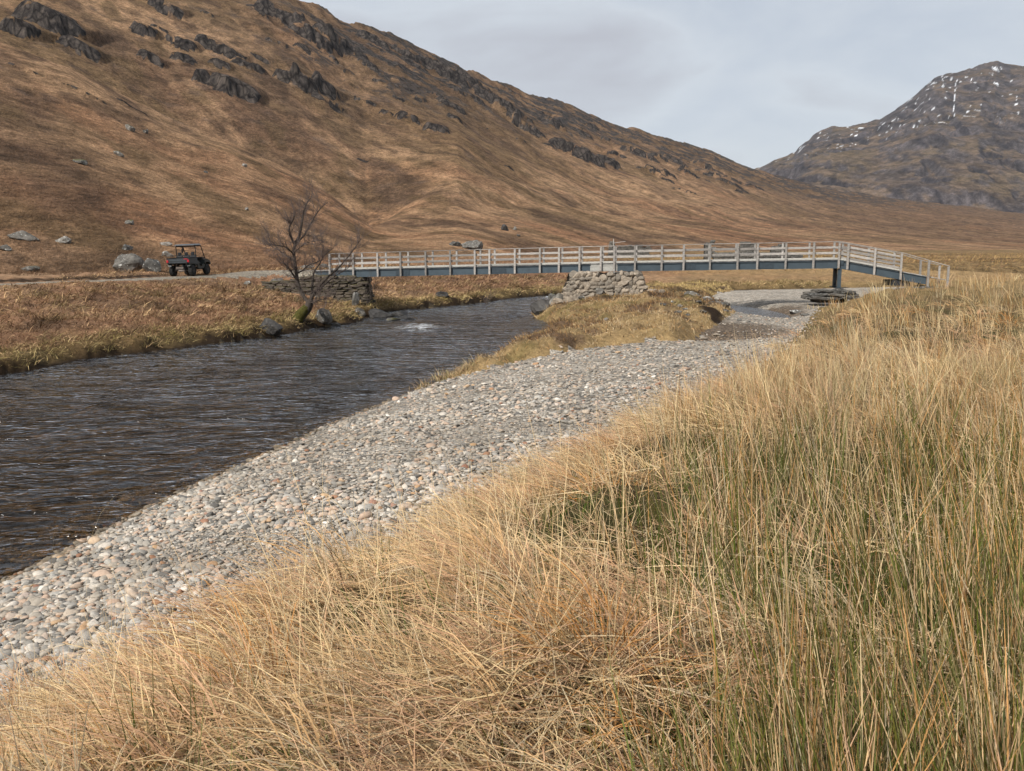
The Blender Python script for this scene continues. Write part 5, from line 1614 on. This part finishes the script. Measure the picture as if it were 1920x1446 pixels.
def twigs(mb, p, d, length, rad, depth, r):
    n = 4
    pts = [np.array(p)]
    d = np.array(d) / np.linalg.norm(d)
    for k in range(n):
        d = d + r.normal(0, 0.16, 3) + np.array([0, 0, 0.07]); d /= np.linalg.norm(d)
        pts.append(pts[-1] + d * length / n)
    mb.tube(pts, [rad * (1 - 0.65 * k / n) for k in range(n + 1)], 3 if depth < 2 else 4)
    if depth == 0: return
    m_ = 4 if depth > 1 else 5
    for k in range(m_):
        i = r.integers(1, n + 1)
        dd = d + r.normal(0, 0.62, 3); dd[2] += 0.2
        twigs(mb, pts[i], dd, length * r.uniform(0.45, 0.72), rad * 0.52, depth - 1, r)


def tree():
    Y = 43.0
    r = np.random.default_rng(77)
    W3 = lambda u, v, dy=0.0: np.array(at(u, v, y=Y + dy))
    base = W3(560, 597); base[2] = float(height(base[0], base[1])[0]) - 0.1
    root = empty('bare_tree', tuple(base + np.array([0, 0, 0.1])))
    tag(root, 'leafless many-stemmed alder leaning over the bank before the abutment', 'tree')
    trunk = MB(); crown = MB()
    lim = []

    def limb(pts, r0, r1, n=7):
        k = len(pts)
        # smooth by subdividing
        P = []
        for i in range(k - 1):
            for t_ in (0, 0.5):
                a_, b_ = pts[max(i - 1, 0)], pts[i]; c_, d_ = pts[i + 1], pts[min(i + 2, k - 1)]
                t2, t3 = t_ * t_, t_ ** 3
                P.append(0.5 * ((2 * b_) + (-a_ + c_) * t_ + (2 * a_ - 5 * b_ + 4 * c_ - d_) * t2 + (-a_ + 3 * b_ - 3 * c_ + d_) * t3))
        P.append(pts[-1])
        R = np.linspace(r0, r1, len(P))
        trunk.tube(P, list(R), n)
        lim.append((P, R))
    limb([base, W3(567, 590), W3(576, 580), W3(580, 570), W3(581, 562)], 0.24, 0.17, 10)
    limb([W3(581, 567), W3(573, 561, 0.1), W3(561, 540, 0.2), W3(557, 522, 0.2), W3(554, 500, 0.2), W3(551, 477, 0.2), W3(553, 457, 0.2)], 0.105, 0.07, 8)
    limb([W3(553, 457, 0.2), W3(561, 444, 0.3), W3(565, 423, 0.4), W3(569, 401, 0.5), W3(575, 382, 0.6), W3(583, 371, 0.7)], 0.085, 0.018)
    limb([W3(553, 459, 0.2), W3(546, 446, 0.0), W3(542, 432, -0.2), W3(545, 420, -0.3), W3(551, 410, -0.4), W3(553, 398, -0.4)], 0.06, 0.015)
    limb([W3(553, 462, 0.2), W3(562, 450, 0.5), W3(571, 440, 0.7), W3(581, 423, 0.9), W3(591, 405, 1.1), W3(601, 391, 1.3), W3(615, 379, 1.5)], 0.06, 0.014)
    limb([W3(552, 480, 0.2), W3(540, 466, -0.3), W3(525, 461, -0.7), W3(510, 459, -1.0)], 0.04, 0.012)
    limb([W3(552, 488, 0.2), W3(538, 480, 0.6), W3(524, 470, 1.0), W3(512, 464, 1.2)], 0.04, 0.012)
    limb([W3(557, 525, 0.2), W3(549, 515, -0.2), W3(543, 505, -0.5), W3(535, 497, -0.8)], 0.045, 0.014)
    limb([W3(558, 512, 0.2), W3(568, 507, -0.2), W3(577, 498, -0.5), W3(592, 493, -0.9), W3(604, 488, -1.2)], 0.04, 0.012)
    limb([W3(556, 470, 0.2), W3(570, 458, -0.4), W3(585, 453, -0.8), W3(605, 452, -1.2)], 0.03, 0.010)
    limb([W3(582, 566), W3(588, 552, -0.1), W3(600, 535, -0.2), W3(616, 518, -0.3), W3(633, 504, -0.5), W3(651, 484, -0.7), W3(663, 468, -0.8), W3(676, 450, -1.0)], 0.075, 0.012)
    limb([W3(582, 563), W3(585, 545, 0.2), W3(587, 520, 0.4), W3(590, 508, 0.5), W3(599, 496, 0.7), W3(604, 484, 0.8), W3(614, 474, 1.0), W3(622, 468, 1.2)], 0.065, 0.012)
    limb([W3(586, 556, 0), W3(600, 542, 0.4), W3(616, 527, 0.7), W3(634, 514, 1.0), W3(648, 506, 1.3)], 0.055, 0.012)
    limb([W3(580, 568), W3(592, 566, -0.4), W3(600, 562, -0.6), W3(612, 561, -0.8)], 0.035, 0.010)
    for P, R in lim[1:]:
        k = len(P)
        for j in range(23):
            i = int(r.integers(max(1, int(k * 0.25)), k))
            t_ = np.array(P[min(i, k - 1)]) - np.array(P[max(i - 1, 0)]); t_ /= np.linalg.norm(t_)
            d = t_ * 0.7 + r.normal(0, 0.7, 3) + np.array([0, 0, 0.35])
            twigs(crown, P[i], d, r.uniform(0.4, 1.0), 0.015, 2 if r.random() < 0.6 else 1, r)
    trunk.build('trunk', M['bark'], root, root.location, True)
    crown.build('crown', M['twig'], root, root.location)
    ms_ = MB()
    P = lim[0][0]
    P2 = [np.array(q_) + np.array([-0.06, -0.04, 0.02]) for q_ in P[:6]]
    ms_.tube(P2, [0.285, 0.275, 0.26, 0.24, 0.22, 0.17], 10)
    ms_.build('moss_sleeve', M['moss'], root, root.location, True)


tree()


def shrub(u, v, y, hpx, name, label, seed):
    r = np.random.default_rng(seed)
    b = np.array(at(u, v, y=y)); b[2] = float(height(b[0], b[1])[0])
    root = empty(name, tuple(b)); tag(root, label, 'shrub')
    tr, cr_ = MB(), MB()
    for k in range(4):
        top = b + np.array([r.uniform(-0.2, 0.9), r.uniform(-0.3, 0.3), hpx * y / F * r.uniform(0.55, 1.0)])
        P = wander(b - np.array([0, 0, 0.05]), top, 6, 0.05, r)
        tr.tube(P, list(np.linspace(0.025, 0.008, 7)), 5)
        for j in range(7):
            twigs(cr_, P[int(r.integers(2, 7))], np.array([r.normal(0.2, 0.6), r.normal(0, 0.5), 0.6]), r.uniform(0.25, 0.5), 0.007, 1, r)
    tr.build('trunk', M['bark'], root, root.location); cr_.build('crown', M['twig'], root, root.location)


shrub(688, 590, 51.8, 62, 'bare_shrub', 'thin leafless sapling beside the abutment at the water', 5)
shrub(905, 568, 61.5, 26, 'bare_shrub', 'low dark leafless bush on the far bank under the bridge', 9)

# ------------------------------------------------------------------ utility vehicle
M['uv_body'] = mat_plain('vehicle_plastic', (0.018, 0.022, 0.02), 0.45, 0.4, 0, 0.2, 5)
M['uv_bed'] = mat_plain('cargo_bed_plastic', (0.03, 0.035, 0.038), 0.5, 0.4, 0, 0.2, 5)
M['uv_black'] = mat_plain('vehicle_black', (0.010, 0.010, 0.011), 0.6, 0.3, 0, 0.2, 5)
M['uv_roof'] = mat_plain('vehicle_roof', (0.055, 0.065, 0.075), 0.4, 0.5, 0, 0.15, 5)
M['uv_tyre'] = mat_plain('tyre_rubber', (0.022, 0.021, 0.02), 0.85, 0.2, 0, 0.3, 10)
M['uv_rim'] = mat_plain('wheel_rim', (0.03, 0.03, 0.032), 0.4, 0.5, 0.6, 0.1, 5)
M['uv_metal'] = mat_plain('suspension_metal', (0.16, 0.13, 0.11), 0.6, 0.4, 0.2, 0.3, 8)
M['uv_red'] = mat_plain('tail_light', (0.42, 0.02, 0.03), 0.25, 0.5, 0, 0.05, 5)
M['uv_seat'] = mat_plain('seat_vinyl', (0.014, 0.016, 0.02), 0.6, 0.3, 0, 0.2, 6)
M['uv_glass'] = mat_plain('headlamp_glass', (0.5, 0.5, 0.5), 0.1, 0.6, 0, 0.05, 5)
pv_ = at(357, 517, z=2.12)
vroot = empty('utility_vehicle', (pv_[0], pv_[1], float(height(pv_[0], pv_[1])[0]) + 0.01), math.radians(90 - 3))
vroot.rotation_euler = (math.radians(-2), math.radians(-1), math.radians(84))
tag(vroot, 'black open-sided utility vehicle with roof and cargo bed, parked on the track', 'utility vehicle')


def wheel(x, y):
    R_, w = 0.33, 0.27
    prof = [(0.19, -0.5), (0.27, -0.5), (0.32, -0.36), (0.33, -0.15), (0.33, 0.15), (0.32, 0.36), (0.27, 0.5), (0.19, 0.5)]
    n = 28
    v, f = [], []
    for i in range(n):
        a = 2 * math.pi * i / n
        k = 1.0 + (0.035 if i % 2 else 0.0)
        for j, (r_, t_) in enumerate(prof):
            rr2 = r_ * (k if 2 <= j <= 5 else 1)
            v.append((math.cos(a) * rr2, t_ * w, math.sin(a) * rr2))
    m_ = len(prof)
    for i in range(n):
        for j in range(m_ - 1):
            f.append((i * m_ + j, i * m_ + j + 1, ((i + 1) % n) * m_ + j + 1, ((i + 1) % n) * m_ + j))
    wh = empty('wheel', (x, y, R_)); wh.parent = vroot
    MB().add(v, f).build('tyre', M['uv_tyre'], wh)
    rm = MB()
    rm.tube([(0, -w * 0.42, 0), (0, w * 0.42, 0)], 0.195, 16)
    for k in range(6):
        a = k * math.pi / 3
        rm.beam((0, 0, 0), (math.cos(a) * 0.17, 0, math.sin(a) * 0.17), 0.25, 0.045, (0, 0, 1) if abs(math.cos(a)) > 0.5 else (1, 0, 0))
    rm.build('rim', M['uv_rim'], wh)


for x in (-0.95, 1.0):
    for y in (-0.62, 0.62):
        wheel(x, y)
# chassis and suspension
MB().box((0.05, 0, 0.42), (2.5, 0.62, 0.14)).build('chassis', M['uv_black'], vroot, bevel=0.02)
for x in (-0.95, 1.0):
    for sy in (-1, 1):
        arm = MB()
        arm.tube([(x + 0.18, sy * 0.22, 0.40), (x, sy * 0.56, 0.30)], 0.025, 6); arm.tube([(x - 0.18, sy * 0.22, 0.40), (x, sy * 0.56, 0.30)], 0.025, 6)
        arm.tube([(x - 0.05, sy * 0.30, 0.78), (x - 0.02, sy * 0.48, 0.34)], 0.038, 8)
        arm.build('suspension_arm', M['uv_metal'], vroot)
MB().tube([(-1.2, -0.25, 0.36), (-1.24, 0.1, 0.34)], 0.075, 10).build('exhaust', M['uv_metal'], vroot)
MB().box((-1.15, 0, 0.50), (0.35, 0.5, 0.16)).build('gearbox', M['uv_metal'], vroot, bevel=0.03)
# cargo bed
bd = MB().prism([(-1.42, 0.78), (-0.32, 0.78), (-0.30, 0.84), (-1.44, 0.84)], (-0.66, 0.66)).build('cargo_bed', M['uv_bed'], vroot)
for sy in (-1, 1):
    MB().prism([(-1.44, 0.80), (-1.30, 0.72), (-1.20, 0.74), (-0.72, 0.80), (-0.55, 0.70), (-0.32, 0.72), (-0.30, 1.12), (-1.44, 1.08)], (sy * 0.67 - 0.03, sy * 0.67 + 0.03)).build('bed_side', M['uv_bed'], bd)
    MB().box((-0.87, sy * 0.68, 1.11), (1.16, 0.10, 0.045)).build('bed_rail', M['uv_black'], bd, bevel=0.012)
    MB().box((-1.475, sy * 0.66, 0.93), (0.05, 0.12, 0.15)).build('tail_light', M['uv_red'], vroot, bevel=0.01)
tg_ = MB().box((-1.46, 0, 0.94), (0.05, 1.18, 0.29)).build('tailgate', M['uv_bed'], bd, bevel=0.012)
MB().box((-1.492, 0, 0.99), (0.02, 1.0, 0.05)).build('tailgate_rib', M['uv_roof'], tg_)
MB().box((-1.492, 0, 0.86), (0.02, 1.0, 0.04)).build('tailgate_rib', M['uv_roof'], tg_)
MB().box((-1.488, -0.52, 1.055), (0.02, 0.24, 0.045)).build('red_badge', M['uv_red'], tg_)
MB().box((-0.31, 0, 0.98), (0.05, 1.3, 0.34)).build('bed_headboard', M['uv_black'], bd)
# cab
MB().box((0.28, 0, 0.50), (1.25, 1.28, 0.06)).build('cab_floor', M['uv_black'], vroot)
for sy in (-1, 1):
    MB().prism([(-0.30, 0.45), (0.05, 0.42), (0.55, 0.42), (0.72, 0.60), (0.70, 0.80), (0.30, 0.55), (-0.02, 0.60), (-0.10, 0.86), (-0.30, 0.95)], (sy * 0.66 - 0.025, sy * 0.66 + 0.025)).build('door_panel', M['uv_body'], vroot)
    MB().prism([(0.60, 0.66), (0.80, 0.78), (1.22, 0.78), (1.42, 0.62), (1.46, 0.72), (1.30, 0.90), (0.80, 1.0), (0.62, 0.95)], (sy * 0.60 - 0.14, sy * 0.60 + 0.14)).build('front_fender', M['uv_body'], vroot)
    MB().prism([(-1.36, 0.62), (-1.2, 0.72), (-0.72, 0.74), (-0.52, 0.58), (-0.45, 0.60), (-0.60, 0.80), (-1.3, 0.80)], (sy * 0.60 - 0.10, sy * 0.60 + 0.10)).build('rear_fender', M['uv_body'], vroot)
    MB().tube([(1.50, sy * 0.42, 0.84), (1.54, sy * 0.42, 0.84)], 0.07, 10).build('headlight', M['uv_glass'], vroot)
MB().prism([(0.68, 0.60), (1.50, 0.60), (1.52, 0.86), (1.30, 0.98), (0.78, 1.08), (0.68, 1.05)], (-0.46, 0.46)).build('bonnet', M['uv_body'], vroot, bevel=0.02)
MB().beam((1.58, -0.5, 0.62), (1.58, 0.5, 0.62), 0.07, 0.16).build('bumper', M['uv_black'], vroot)
MB().box((0.66, 0, 1.04), (0.22, 1.22, 0.16)).build('dashboard', M['uv_black'], vroot, bevel=0.02)
sw_ = MB()
sw_.tube([(0.52 + 0.06 * math.sin(a), 0.36 + 0.17 * math.cos(a), 1.12 + 0.16 * math.sin(a)) for a in np.linspace(0, 2 * math.pi, 17)], 0.018, 6)
sw_.tube([(0.64, 0.36, 1.04), (0.52, 0.36, 1.12)], 0.02, 6)
sw_.build('steering_wheel', M['uv_black'], vroot)
for k, y in enumerate((-0.42, 0.0, 0.42)):
    se = MB().box((0.05, y, 0.74), (0.46, 0.39, 0.14)).build('seat', M['uv_seat'], vroot, bevel=0.03)
    MB().beam((-0.17, y, 0.80), (-0.27, y, 1.22), 0.38, 0.11, (1, 0, 0)).build('backrest', M['uv_seat'], se, bevel=0.03)
    MB().box((-0.28, y, 1.36), (0.10, 0.22, 0.18)).build('headrest', M['uv_seat'], se, bevel=0.03)
cage = MB()
for sy in (-1, 1):
    yy_ = sy * 0.62
    cage.tube([(-0.28, yy_, 0.9), (-0.30, yy_, 1.78), (-0.25, yy_ * 0.97, 1.86), (0.45, yy_ * 0.95, 1.84), (0.56, yy_ * 0.95, 1.80), (0.96, yy_ * 0.97, 1.02)], 0.03, 8)
for (a, b) in (((-0.30, -0.62, 1.80), (-0.30, 0.62, 1.80)), ((-0.29, -0.62, 1.25), (-0.29, 0.62, 1.25)), ((0.5, -0.59, 1.82), (0.5, 0.59, 1.82)), ((0.94, -0.6, 1.05), (0.94, 0.6, 1.05)), ((-0.30, 0.0, 1.25), (-0.30, 0.25, 1.80))):
    cage.tube([a, b], 0.026, 8)
cage.build('roll_cage', M['uv_black'], vroot)
MB().add([(-0.52, -0.68, 1.86), (-0.52, 0.68, 1.86), (0.58, 0.64, 1.88), (0.58, -0.64, 1.88), (-0.45, -0.56, 1.94), (-0.45, 0.56, 1.94), (0.50, 0.54, 1.95), (0.50, -0.54, 1.95)],
         [(3, 2, 1, 0), (4, 5, 6, 7), (0, 1, 5, 4), (1, 2, 6, 5), (2, 3, 7, 6), (3, 0, 4, 7)]).build('roof_panel', M['uv_roof'], vroot, bevel=0.01)
# fire extinguisher style canister on the cage
MB().tube([(-0.36, 0.2, 1.40), (-0.36, 0.2, 1.66)], 0.05, 8).build('canister', M['uv_black'], vroot)

# ------------------------------------------------------------------ air
hz = MB().box((0, 2320, 350), (19000, 4780, 740)).build('haze', None)
hm = bpy.data.materials.new('haze_air'); hm.use_nodes = True
ht = hm.node_tree; ht.nodes.clear()
ho = ht.nodes.new('ShaderNodeOutputMaterial'); pvn = ht.nodes.new('ShaderNodeVolumePrincipled')
pvn.inputs['Color'].default_value = (0.80, 0.87, 0.97, 1); pvn.inputs['Density'].default_value = 3.0e-5
pvn.inputs['Anisotropy'].default_value = 0.0
ht.links.new(pvn.outputs[0], ho.inputs['Volume'])
hz.data.materials.append(hm)
tag(hz, kind='stuff')
